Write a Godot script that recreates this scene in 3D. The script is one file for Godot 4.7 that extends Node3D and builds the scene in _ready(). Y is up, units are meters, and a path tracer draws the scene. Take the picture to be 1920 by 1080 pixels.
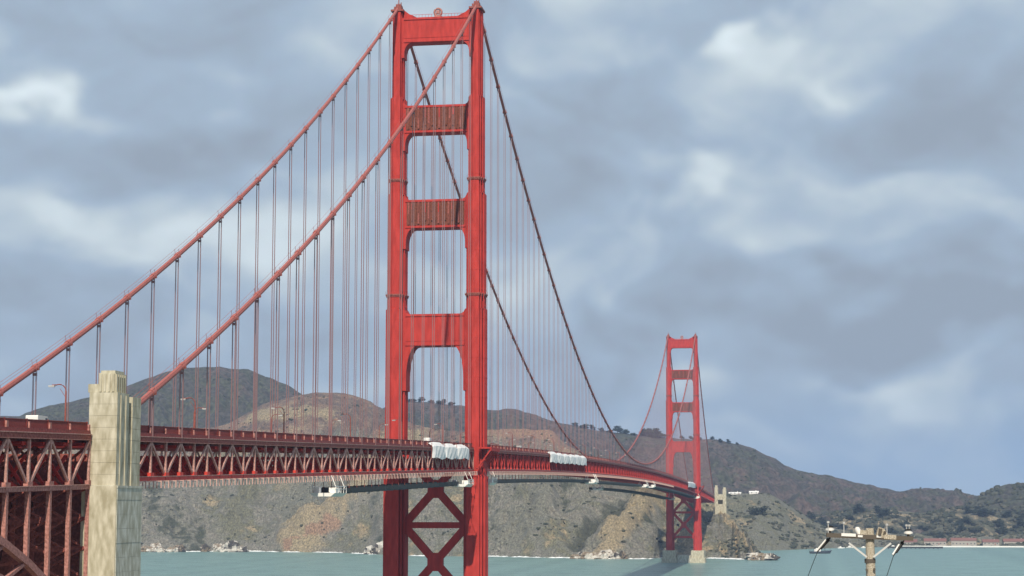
extends Node3D

# A long suspension bridge seen from a hillside by its southern end. x runs across the bridge (east positive),
# z along it (the near tower stands at z = 0, the far tower at z = -1280), y is the height above the sea.

const SPAN := 1280.0
const CX := 13.7
var M := {}
var taken := {}
var unit: BoxMesh
var rng := RandomNumberGenerator.new()

# ------------------------------------------------------------------ mesh builder
class MB:
	var v := PackedVector3Array()
	var n := PackedVector3Array()
	var c := PackedColorArray()
	var tint := Color(1, 1, 1)
	func tri(a: Vector3, b: Vector3, d: Vector3) -> void:      # counter-clockwise seen from outside
		var m := (b - a).cross(d - a)
		if m.length_squared() < 1e-14:
			return
		m = m.normalized()
		v.append(a); v.append(d); v.append(b)
		for k in 3:
			n.append(m); c.append(tint)
	func quad(a: Vector3, b: Vector3, d: Vector3, e: Vector3) -> void:
		tri(a, b, d); tri(a, d, e)
	func box(at: Vector3, size: Vector3, turn := Basis()) -> void:
		var p := []
		for k in 8:
			p.append(at + turn * Vector3(size.x * (0.5 if k & 1 else -0.5), size.y * (0.5 if k & 2 else -0.5), size.z * (0.5 if k & 4 else -0.5)))
		quad(p[4], p[5], p[7], p[6]); quad(p[1], p[0], p[2], p[3])
		quad(p[5], p[1], p[3], p[7]); quad(p[0], p[4], p[6], p[2])
		quad(p[6], p[7], p[3], p[2]); quad(p[0], p[1], p[5], p[4])
	func beam(a: Vector3, b: Vector3, w: float, d: float) -> void:
		var y := (b - a).normalized()
		var r := Vector3.RIGHT if absf(y.x) < 0.9 else Vector3.BACK
		var z := r.cross(y).normalized()
		var x := y.cross(z)
		box((a + b) / 2, Vector3(w, a.distance_to(b), d), Basis(x, y, z))
	func prism(poly: PackedVector2Array, lo: float, hi: float, f: Callable) -> void:   # poly counter-clockwise; f maps (x, y, depth) to space
		var t := Geometry2D.triangulate_polygon(poly)
		for k in range(0, t.size(), 3):
			var a := poly[t[k]]; var b := poly[t[k + 1]]; var d := poly[t[k + 2]]
			if (b - a).cross(d - a) < 0:
				var s := b; b = d; d = s
			tri(f.call(a.x, a.y, hi), f.call(b.x, b.y, hi), f.call(d.x, d.y, hi))
			tri(f.call(a.x, a.y, lo), f.call(d.x, d.y, lo), f.call(b.x, b.y, lo))
		for k in poly.size():
			var a := poly[k]; var b := poly[(k + 1) % poly.size()]
			quad(f.call(a.x, a.y, lo), f.call(b.x, b.y, lo), f.call(b.x, b.y, hi), f.call(a.x, a.y, hi))
	func ring_tube(path: PackedVector3Array, radii: PackedFloat32Array, sides: int, caps := true) -> void:
		var rows := []
		for i in path.size():
			var t := (path[mini(i + 1, path.size() - 1)] - path[maxi(i - 1, 0)]).normalized()
			var r := Vector3.RIGHT if absf(t.x) < 0.9 else Vector3.UP
			var z := r.cross(t).normalized()
			var x := t.cross(z)
			var row := []
			for k in sides:
				var a := TAU * k / sides
				row.append([path[i] + (x * cos(a) - z * sin(a)) * radii[i], x * cos(a) - z * sin(a)])
			rows.append(row)
		for i in path.size() - 1:
			for k in sides:
				var p = rows[i][k]; var q = rows[i][(k + 1) % sides]; var s = rows[i + 1][(k + 1) % sides]; var u = rows[i + 1][k]
				for e in [p, s, q, p, u, s]:
					v.append(e[0]); n.append(e[1]); c.append(tint)
		if caps:
			for k in range(1, sides - 1):
				tri(rows[0][0][0], rows[0][k + 1][0], rows[0][k][0])
				var e: int = path.size() - 1
				tri(rows[e][0][0], rows[e][k][0], rows[e][k + 1][0])
	func tube(path: PackedVector3Array, r: float, sides: int) -> void:
		var radii := PackedFloat32Array(); radii.resize(path.size()); radii.fill(r)
		ring_tube(path, radii, sides)
	func mesh() -> ArrayMesh:
		var a := []
		a.resize(Mesh.ARRAY_MAX)
		a[Mesh.ARRAY_VERTEX] = v; a[Mesh.ARRAY_NORMAL] = n; a[Mesh.ARRAY_COLOR] = c
		var m := ArrayMesh.new()
		m.add_surface_from_arrays(Mesh.PRIMITIVE_TRIANGLES, a)
		return m

# ------------------------------------------------------------------ nodes
func numbered(called: String) -> String:
	var k: int = taken.get(called, 0)
	taken[called] = k + 1
	return called if k == 0 else "%s_%03d" % [called, k]

func tag(o: Node, label: String, category: String, group := "") -> void:
	o.set_meta("label", label); o.set_meta("category", category)
	if group != "":
		o.set_meta("group", group)

func thing(called: String, at: Vector3, label: String, category: String, group := "") -> Node3D:
	var o := Node3D.new()
	o.name = numbered(called)
	add_child(o)
	o.position = at
	tag(o, label, category, group)
	return o

func part(parent: Node, called: String, mesh: Mesh, mat: Material, at := Vector3.ZERO, turn := Basis()) -> MeshInstance3D:
	var o := MeshInstance3D.new()
	o.name = called if parent != self else numbered(called)
	o.mesh = mesh
	o.material_override = mat
	o.transform = Transform3D(turn, at)
	parent.add_child(o, true)
	return o

func bar(parent: Node3D, called: String, mat: Material, a: Vector3, b: Vector3, w: float, d: float, off: Vector3) -> MeshInstance3D:
	var y := (b - a).normalized()
	var r := Vector3.RIGHT if absf(y.x) < 0.9 else Vector3.BACK
	var z := r.cross(y).normalized()
	var x := y.cross(z)
	return part(parent, called, unit, mat, (a + b) / 2 - off, Basis(x * w, y * a.distance_to(b), z * d))

func structure(called: String, mesh: Mesh, mat: Material) -> MeshInstance3D:
	var o := part(self, called, mesh, mat)
	o.set_meta("kind", "structure")
	return o

func nth(k: int) -> String:
	var words := ["first", "second", "third", "fourth", "fifth", "sixth", "seventh", "eighth", "ninth", "tenth", "eleventh", "twelfth"]
	if k < words.size():
		return words[k]
	var n := k + 1
	return "%d%s" % [n, "st" if n % 10 == 1 else "nd" if n % 10 == 2 else "rd" if n % 10 == 3 else "th"] if n > 20 else "%dth" % n

func stuff(o: Node) -> Node:
	o.set_meta("kind", "stuff")
	return o

# ------------------------------------------------------------------ materials
func lin(r: float, g: float, b: float) -> Color:
	return Color(r, g, b).linear_to_srgb()

func noise_tex(seed_: int, freq: float, oct: int, lo: Color, hi: Color, contrast := 1.0, size := 512, normal := 0.0) -> ImageTexture:
	var f := FastNoiseLite.new()
	f.seed = seed_; f.frequency = freq; f.fractal_octaves = oct; f.noise_type = FastNoiseLite.TYPE_SIMPLEX_SMOOTH
	var im := f.get_seamless_image(size, size)
	im.convert(Image.FORMAT_RGBA8)
	if normal > 0.0:
		im.bump_map_to_normal_map(normal)
		return ImageTexture.create_from_image(im)
	var data := im.get_data()
	for i in range(0, data.size(), 4):
		var t := clampf((data[i] / 255.0 - 0.5) * contrast + 0.5, 0, 1)
		data[i] = int(255 * lerpf(lo.r, hi.r, t)); data[i + 1] = int(255 * lerpf(lo.g, hi.g, t)); data[i + 2] = int(255 * lerpf(lo.b, hi.b, t))
	return ImageTexture.create_from_image(Image.create_from_data(size, size, false, Image.FORMAT_RGBA8, data))

func mat(albedo: Color, rough := 0.7, tex: Texture2D = null, metres := 10.0, vertex := false) -> StandardMaterial3D:
	var m := StandardMaterial3D.new()
	m.albedo_color = albedo
	m.roughness = rough
	if tex:
		m.albedo_texture = tex
		m.uv1_triplanar = true
		m.uv1_world_triplanar = true
		m.uv1_scale = Vector3.ONE / metres
	m.vertex_color_use_as_albedo = vertex
	return m

func make_materials() -> void:
	var blotch := noise_tex(3, 0.012, 6, Color(0.86, 0.85, 0.85), Color(1, 1, 1), 1.3)
	var grime := noise_tex(4, 0.02, 6, Color(0.74, 0.72, 0.70), Color(1, 1, 1), 1.4)
	var stain := noise_tex(14, 0.014, 7, Color(0.80, 0.79, 0.75), Color(1, 1, 1), 1.5)
	var streak := noise_tex(8, 0.016, 6, Color(0.86, 0.85, 0.85), Color(1, 1, 1), 1.4)
	var land := noise_tex(5, 0.018, 7, Color(0.55, 0.55, 0.55), Color(1, 1, 1), 2.0, 1024)
	var land_relief := noise_tex(6, 0.03, 6, Color.BLACK, Color.WHITE, 1.0, 1024, 14.0)
	M.orange = mat(lin(0.50, 0.048, 0.038), 0.65, streak, 34.0)
	M.orange.uv1_scale = Vector3(1 / 16.0, 1 / 75.0, 1 / 16.0)
	M.fresh = mat(lin(0.66, 0.075, 0.055), 0.5, blotch, 12.0)
	M.faded = mat(lin(0.36, 0.115, 0.095), 0.7, grime, 7.0)
	M.pink = mat(lin(0.50, 0.24, 0.21), 0.7, grime, 6.0)
	M.maroon = mat(lin(0.30, 0.050, 0.042), 0.7, grime, 5.0)
	M.brown = mat(lin(0.20, 0.05, 0.024), 0.8, grime, 9.0)  # strut panels: the shadow streaks of the fluting are put into this browner paint
	M.cable = mat(lin(0.44, 0.145, 0.125), 0.55, blotch, 6.0)
	M.rope = mat(lin(0.27, 0.15, 0.155), 0.6)
	M.net = mat(lin(0.56, 0.36, 0.32), 0.7)
	M.pale = mat(lin(0.62, 0.36, 0.32), 0.7, grime, 6.0)
	M.asphalt = mat(lin(0.06, 0.06, 0.06), 0.9)
	M.concrete = mat(lin(0.58, 0.55, 0.44), 0.9, stain, 17.0)
	M.concrete_grey = mat(lin(0.62, 0.62, 0.55), 0.9, stain, 15.0)
	M.concrete.uv1_scale = Vector3(0.10, 0.035, 0.10)
	M.concrete_grey.uv1_scale = Vector3(0.10, 0.04, 0.10)
	for m in [M.orange, M.fresh, M.cable, M.faded, M.pink, M.pale, M.concrete, M.concrete_grey]:
		m.metallic_specular = 0.25
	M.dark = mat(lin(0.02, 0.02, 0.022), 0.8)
	M.tarp = mat(lin(0.88, 0.88, 0.87), 0.6, noise_tex(9, 0.02, 4, Color(0.85, 0.85, 0.86), Color(1, 1, 1)), 8.0)
	M.deckgrey = mat(lin(0.045, 0.052, 0.056), 0.8, grime, 6.0)
	M.galv = mat(lin(0.55, 0.56, 0.55), 0.6, blotch, 3.0)
	M.land = mat(Color(1, 1, 1), 0.95, land, 55.0, true)
	M.land_far = mat(Color(1, 1, 1), 0.95, land, 160.0, true)
	for m in [M.land, M.land_far]:
		m.normal_enabled = true
		m.normal_texture = land_relief
		m.normal_scale = 0.55
	M.vcol = mat(Color(1, 1, 1), 0.9, null, 1.0, true)
	M.rock = mat(Color(1, 1, 1), 0.95, grime, 9.0, true)
	M.leaf = mat(Color(1, 1, 1), 0.8, null, 1.0, true)
	M.bark = mat(lin(0.09, 0.07, 0.05), 0.95)
	M.foam = mat(lin(0.80, 0.82, 0.82), 0.9)
	M.wood = mat(lin(0.64, 0.60, 0.51), 0.85, noise_tex(12, 0.03, 5, Color(0.62, 0.58, 0.52), Color(1, 1, 1), 1.6), 0.5)
	M.arm = mat(lin(0.10, 0.085, 0.07), 0.85)
	M.porcelain = mat(lin(0.80, 0.78, 0.74), 0.25)
	M.rubber = mat(lin(0.012, 0.012, 0.012), 0.6)
	M.steel = mat(lin(0.62, 0.62, 0.60), 0.45)
	M.white = mat(lin(0.78, 0.77, 0.74), 0.6)
	M.cream = mat(lin(0.38, 0.35, 0.31), 0.85)
	M.roof = mat(lin(0.27, 0.13, 0.11), 0.85, grime, 9.0)
	M.glass = mat(lin(0.03, 0.04, 0.05), 0.1)
	M.hull = mat(lin(0.05, 0.06, 0.075), 0.6)
	var w := mat(lin(0.205, 0.350, 0.315), 0.28)
	w.normal_enabled = true
	w.normal_texture = noise_tex(21, 0.03, 6, Color.BLACK, Color.WHITE, 1.0, 1024, 9.0)
	w.normal_scale = 1.5
	w.uv1_triplanar = true; w.uv1_world_triplanar = true
	w.uv1_scale = Vector3(1 / 260.0, 1 / 130.0, 1 / 110.0)
	w.albedo_texture = noise_tex(22, 0.012, 5, Color(0.78, 0.82, 0.83), Color(1, 1, 1), 2.0)
	M.water = w

# ------------------------------------------------------------------ sky
func make_sky() -> PanoramaSkyMaterial:
	var f := FastNoiseLite.new()
	f.seed = 11; f.frequency = 1.0; f.fractal_octaves = 6; f.fractal_gain = 0.5; f.noise_type = FastNoiseLite.TYPE_SIMPLEX_SMOOTH
	var g := FastNoiseLite.new()
	g.seed = 23; g.frequency = 1.0; g.fractal_octaves = 3; g.noise_type = FastNoiseLite.TYPE_SIMPLEX_SMOOTH
	var w := 2048
	var h := 1024
	const PAD := 8                                              # columns that wrap round, so that enlarging leaves no seam
	var data := PackedByteArray()
	data.resize((w + 2 * PAD) * h * 3)
	var dark := Vector3(0.250, 0.300, 0.366)
	var mid := Vector3(0.296, 0.374, 0.468)
	var pale := Vector3(0.445, 0.515, 0.560)
	var bright := Vector3(0.66, 0.74, 0.78)
	var blue := Vector3(0.265, 0.380, 0.530)
	# cloud banks: azimuth, elevation (degrees), half width, half height, brightness
	var banks := [[-23.4, 11.5, 1.5, 0.55, 1.5], [-22.2, 11.2, 2.4, 0.9, 0.55], [-24.2, 12.3, 1.0, 0.6, 0.4], [-1.6, 14.3, 0.8, 0.6, 1.2], [-0.9, 13.6, 1.6, 1.0, 0.55], [0.6, 12.5, 0.9, 0.7, 0.6], [-5.5, 13.0, 1.2, 0.5, 0.35], [-2.4, 13.6, 0.6, 0.4, 0.4],
		[-19.5, 7.8, 4.0, 0.9, 0.62], [-15.5, 8.4, 2.5, 0.7, 0.35], [-4.0, 9.2, 2.6, 1.0, 0.45], [-3.6, 9.8, 0.9, 0.4, 0.4], [2.5, 7.9, 3.2, 1.0, 0.38], [-1.0, 8.0, 2.0, 0.8, 0.30], [-18.5, 10.1, 3.6, 0.7, -0.50], [-22.0, 5.4, 4.0, 0.9, -0.35], [-14.0, 12.0, 2.6, 1.3, -0.25],
		[0.0, 5.6, 5.0, 1.2, -0.75], [4.5, 5.6, 4.0, 1.1, -0.55], [-5.0, 5.4, 2.0, 0.9, -0.25], [-4.6, 3.4, 1.8, 0.6, 0.45], [1.8, 3.6, 3.0, 0.5, 0.55], [-17.5, 14.3, 3.0, 1.2, -0.20], [4.0, 11.0, 2.2, 1.4, -0.20], [4.6, 14.4, 1.6, 0.8, 0.15], [-9.0, 6.5, 2.5, 1.4, 0.25]]
	for j in h:
		var el := (0.5 - (j + 0.5) / h) * PI
		var eld := rad_to_deg(el)
		for i in w + 2 * PAD:
			var col := Vector3(0.36, 0.42, 0.48)
			if eld > -3.0:
				var az := wrapf((i - PAD + 0.5) / w * TAU, -PI, PI)
				var azd := rad_to_deg(az)
				var d := Vector3(sin(az) * cos(el), sin(el) * 1.7, -cos(az) * cos(el))
				var q := g.get_noise_3dv(d * 5.0)
				var t := 0.50 + 0.80 * f.get_noise_3dv(d * 7.0 + Vector3(q, q, -q) * 0.6) + 0.22 * q
				var b := 0.0
				if azd > -40 and azd < 20 and eld < 25:
					var wa := azd + 2.6 * g.get_noise_3dv(d * 11.0) + 1.0 * f.get_noise_3dv(d * 16.0)
					var we := eld + 1.5 * g.get_noise_3dv(d * 11.0 + Vector3(5, 1, 2)) + 0.6 * f.get_noise_3dv(d * 16.0 + Vector3(3, 8, 1))
					for k in banks:
						var u: float = (wa - k[0]) / k[2]
						var s: float = (we - k[1]) / k[3]
						b += 0.72 * k[4] * exp(-(u * u + s * s))
				t += b
				var gap := clampf((3.4 - eld + 1.5 * q) / 3.0, 0, 1) * clampf((azd + 9.0) / 7.0, 0.12, 1)
				col = dark.lerp(mid, clampf(t * 2.0, 0, 1)) if t < 0.5 else mid.lerp(pale, clampf(t * 2.0 - 1.0, 0, 1))
				col = col.lerp(bright, clampf((t - 0.90) * 0.9, 0, 1))
				col = col.lerp(blue, gap * clampf(1.05 - t * 0.5, 0.2, 1))
			var c := Color(col.x, col.y, col.z).linear_to_srgb()
			var o := (j * (w + 2 * PAD) + i) * 3
			data[o] = int(c.r * 255); data[o + 1] = int(c.g * 255); data[o + 2] = int(c.b * 255)
	var im := Image.create_from_data(w + 2 * PAD, h, false, Image.FORMAT_RGB8, data)
	im.resize(4096 + 4 * PAD, 2048, Image.INTERPOLATE_CUBIC)
	im = im.get_region(Rect2i(2 * PAD, 0, 4096, 2048))
	var sm := PanoramaSkyMaterial.new()
	sm.panorama = ImageTexture.create_from_image(im)
	return sm

# ------------------------------------------------------------------ hills: lofted from a foot line to a crest line, then down behind
# each column: crest x, crest height, crest z, foot x, foot height, foot z
const HILL_A := [[-1252, 158, -1928, -1061, -1, -1584], [-963, 161, -2009, -790, -1, -1599], [-835, 164, -2026, -683, -1, -1615], [-731, 171, -2041, -605, -1, -1655],
	[-692, 184, -2043, -572, -1, -1660], [-660, 200, -2042, -546, -1, -1664], [-620, 212, -2043, -506, -1, -1643], [-556, 219, -2039, -448, -1, -1625], [-504, 209, -2021, -398, -1, -1580],
	[-468, 191, -1999, -362, -1, -1536], [-413, 169, -1959, -316, -1, -1495], [-348, 156, -1891, -270, -1, -1479], [-292, 155, -1840, -232, -1, -1485], [-226, 154, -1799, -176, -1, -1449],
	[-201, 152, -1793, -153, -1, -1431], [-183, 135, -1785, -138, -1, -1433], [-153, 117, -1768, -113, -1, -1416], [-118, 103, -1752, -83, -1, -1400], [-83, 94, -1735, -55, -1, -1404],
	[-49, 86, -1718, -30, -1, -1450], [-15, 76, -1705, 0, -1, -1433], [11, 60, -1692, 22, -1, -1437], [32, 44, -1632, 40, -1, -1419], [54, 23, -1523, 58, -1, -1401], [72, 8, -1404, 72, -1, -1383], [81, 1, -1390, 81, -2, -1374]]
const HILL_B := [[-1443, 209, -2279, -1272, 60, -1974], [-1215, 206, -2391, -1070, 60, -2072], [-1168, 217, -2411, -1027, 60, -2091], [-1079, 239, -2448, -948, 60, -2123], [-1013, 266, -2473, -888, 60, -2145],
	[-971, 279, -2488, -851, 60, -2159], [-929, 290, -2502, -813, 60, -2172], [-868, 294, -2522, -760, 60, -2189], [-816, 286, -2538, -713, 60, -2203], [-766, 266, -2531, -674, 60, -2215],
	[-735, 248, -2520, -651, 60, -2221], [-694, 222, -2510, -619, 60, -2229], [-641, 195, -2482, -580, 60, -2239], [-569, 173, -2447, -524, 60, -2253]]
const HILL_C := [[-746, 210, -2868, -576, 60, -2189], [-687, 233, -2882, -529, 60, -2200], [-648, 248, -2891, -497, 60, -2207], [-614, 253, -2898, -470, 60, -2213], [-569, 248, -2907, -434, 60, -2220],
	[-524, 243, -2916, -398, 60, -2227], [-470, 238, -2925, -346, 60, -2185], [-430, 240, -2932, -307, 60, -2141], [-390, 229, -2938, -276, 60, -2146], [-350, 215, -2943, -245, 50, -2150],
	[-290, 202, -2951, -198, 40, -2156], [-229, 193, -2957, -152, 30, -2161], [-189, 190, -2961, -121, 25, -2164], [-129, 183, -2965, -74, 20, -2167], [-59, 180, -2970, -23, 10, -2221],
	[-30, 176, -2971, 1, 5, -2222], [10, 166, -2973, 32, 5, -2223], [50, 148, -2974, 64, 5, -2224], [108, 120, -2974, 111, 5, -2224], [168, 112, -3024, 157, 5, -2224], [228, 97, -3073, 203, 5, -2223],
	[288, 84, -3071, 250, 5, -2221], [328, 88, -3069, 280, 5, -2220], [396, 84, -3064, 333, 5, -2217], [445, 73, -3060, 371, 5, -2214], [503, 60, -3055, 415, 5, -2209]]
const HILL_D := [[-48, 64, -2119, -29, 2, -1820], [-17, 71, -2121, -2, 1, -1821], [9, 73, -2122, 22, -1, -1812], [59, 74, -2124, 66, -1, -1804], [74, 70, -2124, 79, -1, -1814], [88, 61, -2134, 92, -1, -1834],
	[111, 46, -2154, 112, -1, -1874], [141, 29, -2174, 140, -1, -1934], [187, 19, -2194, 183, -1, -1994], [249, 15, -2222, 241, -1, -2032], [340, 13, -2226, 328, -1, -2056], [459, 14, -2214, 442, -1, -2055], [597, 15, -2195, 572, -1, -2037]]
const HILL_E := [[354, 44, -2616, 333, 4, -2317], [388, 63, -2613, 364, 4, -2314], [410, 75, -2612, 383, 4, -2313], [432, 86, -2610, 402, 4, -2311], [457, 92, -2607, 426, 4, -2309], [508, 95, -2601, 471, 4, -2304], [583, 91, -2592, 539, 4, -2295], [704, 80, -2572, 649, 4, -2277]]
const HILL_G := [[92, 25, -2474, 95, 4, -2214], [143, 39, -2474, 142, 4, -2214], [194, 49, -2473, 188, 4, -2214], [244, 51, -2472, 234, 4, -2212], [294, 45, -2470, 279, 4, -2210], [335, 49, -2467, 317, 4, -2208],
	[384, 55, -2463, 362, 4, -2204], [441, 45, -2458, 414, 4, -2199], [521, 47, -2449, 487, 4, -2191], [637, 43, -2431, 595, 4, -2175]]

var n1 := FastNoiseLite.new()
var n2 := FastNoiseLite.new()
var n3 := FastNoiseLite.new()

func column_at(cols: Array, t: float) -> Array:
	var i := clampi(int(t), 0, cols.size() - 2)
	var f := t - i
	var p: Array = cols[maxi(i - 1, 0)]
	var q: Array = cols[i]
	var r: Array = cols[i + 1]
	var s: Array = cols[mini(i + 2, cols.size() - 1)]
	var o := []
	for k in 6:
		o.append(cubic_interpolate(q[k], r[k], p[k], s[k], f))
	return o

# palette: a list of [colour, weight bias]; returns the grid of points for planting
# spurs: [column, height share] of the upper and lower end, half width, height in metres, ground colour
func hill(cols: Array, step: float, rows: int, bulge: float, rough: float, back: float, palette: Array, m: Material, sd: int, spurs := [], heights := []) -> Array:
	var length := 0.0
	var at := [0.0]
	for i in cols.size() - 1:
		length += Vector2(cols[i + 1][0] - cols[i][0], cols[i + 1][2] - cols[i][2]).length()
		at.append(length)
	var nc := int(length / step) + 1
	var nb := int(rows * 0.25)
	var nr := rows + nb + 1
	var v := PackedVector3Array(); v.resize(nc * nr)
	var cc := PackedColorArray(); cc.resize(nc * nr)
	var seg := 0
	for i in nc:
		var s := length * i / (nc - 1)
		while seg < at.size() - 2 and s > at[seg + 1]:
			seg += 1
		var tc: float = seg + (s - at[seg]) / (at[seg + 1] - at[seg])
		var cl := column_at(cols, tc)
		var crest := Vector3(cl[0], cl[1], cl[2])
		var foot := Vector3(cl[3], cl[4], cl[5])
		var dir := crest - foot
		dir.y = 0
		var run := dir.length()
		dir = dir.normalized()
		for j in nr:
			var p: Vector3
			var k := j / float(rows)
			var mask := 1.0
			if j <= rows:
				p = foot.lerp(crest, k)
				p.y = lerpf(foot.y, crest.y, lerpf(k, 1.0 - pow(1.0 - k, 2.0), bulge))
				mask = clampf(k * 7.0, 0.05, 1.0) * lerpf(1.0, 0.22, smoothstep(0.75, 1.0, k))
			else:
				var b := (j - rows) / float(nb)
				p = crest + dir * back * b * minf(1.0, crest.y / 60.0)
				p.y = lerpf(crest.y, crest.y * 0.25, b * b)
				mask = 0.3
			# gullies run down the slope: stretched along it
			var gx := s / 95.0 + 0.35 * n2.get_noise_2d(s * 0.01, k * 2.0 + sd)
			var gully := 1.0 - absf(n1.get_noise_3d(gx * 100.0, k * run * 0.16, sd * 37.0)) * 2.2
			var lump := n1.get_noise_3d(p.x * 1.3, p.z * 1.3, sd * 91.0)
			var fine := n2.get_noise_3d(p.x * 4.0, p.y * 4.0, p.z * 4.0)
			p.y += rough * mask * (gully * 0.55 - 0.35 + lump * 0.9 + fine * 0.42)
			p += dir * (-rough * 0.5 * mask * (fine + gully * 0.5))
			var wear := 0.0
			var bare := Color.BLACK
			for sp in spurs:
				var a0 := Vector2(sp[0] * 45.0, sp[1] * 450.0)
				var a1 := Vector2(sp[2] * 45.0, sp[3] * 450.0)
				var here := Vector2(tc * 45.0 + fine * 16.0, k * 450.0)
				var near := Geometry2D.get_closest_point_to_segment(here, a0, a1)
				var e := exp(-pow(here.distance_to(near) / sp[4], 2.0))
				p.y += sp[5] * e * mask
				if e > wear:
					wear = e; bare = sp[6]
			v[i * nr + j] = p
			# ground cover in patches
			var a1 := n3.get_noise_3d(p.x * 0.9, p.y * 1.6, p.z * 0.9 + sd * 13.0)
			var a2 := n3.get_noise_3d(s * 2.6, k * run * 0.5 + 300.0, sd * 7.0)
			var a3 := n2.get_noise_3d(p.x * 6.0, p.y * 6.0, p.z * 6.0 + 77.0)
			var t := clampf(0.5 + a1 * 0.75 + a2 * 0.6 + a3 * 0.45, 0.0, 0.999) * (palette.size() - 1)
			var e := int(t)
			var col: Color = palette[e].lerp(palette[e + 1], smoothstep(0.15, 0.85, t - e))
			if heights.size() > 0:                          # another plant cover grows on the upper slopes
				var t2 := clampf(0.5 + a1 * 0.9 + a3 * 0.5, 0.0, 0.999) * (heights.size() - 3)
				var up: Color = heights[2 + int(t2)].lerp(heights[3 + int(t2)], t2 - int(t2)) if heights.size() > 3 else heights[2]
				col = col.lerp(up, smoothstep(heights[0], heights[1], p.y + a2 * 45.0 + a3 * 25.0))
			col = col.lerp(bare, smoothstep(0.25, 0.62, wear + a3 * 0.30 + a1 * 0.05) * 0.9)
			cc[i * nr + j] = col
	var nn := PackedVector3Array(); nn.resize(nc * nr)
	var idx := PackedInt32Array()
	for i in nc:
		for j in nr:
			var a := v[mini(i + 1, nc - 1) * nr + j] - v[maxi(i - 1, 0) * nr + j]
			var b := v[i * nr + mini(j + 1, nr - 1)] - v[i * nr + maxi(j - 1, 0)]
			var q := a.cross(b).normalized()
			nn[i * nr + j] = q if q.y > 0 else -q
			if i < nc - 1 and j < nr - 1:
				var o := i * nr + j
				for e in [o, o + 1, o + nr, o + 1, o + nr + 1, o + nr]:
					idx.append(e)
	var arr := []
	arr.resize(Mesh.ARRAY_MAX)
	arr[Mesh.ARRAY_VERTEX] = v; arr[Mesh.ARRAY_NORMAL] = nn; arr[Mesh.ARRAY_COLOR] = cc; arr[Mesh.ARRAY_INDEX] = idx
	var me := ArrayMesh.new()
	me.add_surface_from_arrays(Mesh.PRIMITIVE_TRIANGLES, arr)
	structure("hill", me, m)
	return [v, nc, nr, rows]

func hill_point(h: Array, u: float, k: float) -> Vector3:     # u along 0..1, k from foot 0 to crest 1
	var i := clampi(int(u * (h[1] - 1)), 0, h[1] - 1)
	var j := clampi(int(k * h[3]), 0, h[3])
	return h[0][i * h[2] + j]

func on_hill(h: Array, x: float, z: float) -> Vector3:         # nearest grid point
	var best := Vector3.ZERO
	var d := 1e18
	for p: Vector3 in h[0]:
		var e := (p.x - x) * (p.x - x) + (p.z - z) * (p.z - z)
		if e < d:
			d = e; best = p
	return best

func lump_mesh(sd: int, squash: float, base: Color, other: Color, rough: float, rings := 7, sides := 10, patch := 1.0) -> ArrayMesh:
	var f := FastNoiseLite.new()
	f.seed = sd; f.frequency = 0.9; f.fractal_octaves = 4
	var mb := MB.new()
	var rows := []
	for j in rings + 1:
		var row := []
		for i in sides:
			var th := PI * j / rings
			var ph := TAU * i / sides
			var d := Vector3(sin(th) * cos(ph), cos(th), sin(th) * sin(ph))
			var r := 1.0 + rough * f.get_noise_3dv(d * 1.6) * 2.0
			row.append(Vector3(d.x * r, d.y * r * squash, d.z * r))
		rows.append(row)
	for j in rings:
		for i in sides:
			var k := (i + 1) % sides
			var p: Vector3 = rows[j][i]
			mb.tint = base.lerp(other, smoothstep(-0.12, 0.12, f.get_noise_3dv(p * 0.8 + Vector3(9, 3, 5)) * patch))
			mb.quad(rows[j][i], rows[j][k], rows[j + 1][k], rows[j + 1][i])
	return mb.mesh()

# ------------------------------------------------------------------ bridge profile
func deck_y(z: float) -> float:                                # centre of the top chord
	if z >= 0.0:
		return 74.3 - 0.0229 * z
	var u := -z / SPAN
	if u > 1.0:
		return 74.3 - 0.0229 * (-z - SPAN)
	return 74.3 + 5.9 * 4.0 * u * (1.0 - u)

func cable_y(z: float) -> float:
	if z >= 0.0:
		return 227.0 - 0.598 * z + 0.000379 * z * z
	var u := -z / SPAN
	if u > 1.0:
		var s := -z - SPAN
		return 227.0 - 0.598 * s + 0.000379 * s * s
	return 84.0 + 143.0 * (2.0 * u - 1.0) * (2.0 * u - 1.0)

const DEPTH := 6.6

# ------------------------------------------------------------------ tower
func leg_plan(w: float, d: float, a: float) -> PackedVector2Array:
	var m := (a + w / 2) / 2
	var zw := d * 0.26
	var zm := d * 0.41
	# two steps at each corner, with a narrow groove in the angle of each
	var q := [Vector2(w / 2, zw), Vector2(m + 0.3, zw), Vector2(m + 0.3, zw - 0.7), Vector2(m, zw - 0.7), Vector2(m, zm), Vector2(a + 0.25, zm), Vector2(a + 0.25, zm - 0.6), Vector2(a, zm - 0.6), Vector2(a, d / 2)]
	var o := PackedVector2Array()
	for p in q: o.append(p)
	for k in range(8, -1, -1): o.append(Vector2(-q[k].x, q[k].y))
	for p in q: o.append(-p)
	for k in range(8, -1, -1): o.append(Vector2(q[k].x, -q[k].y))
	return o

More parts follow.
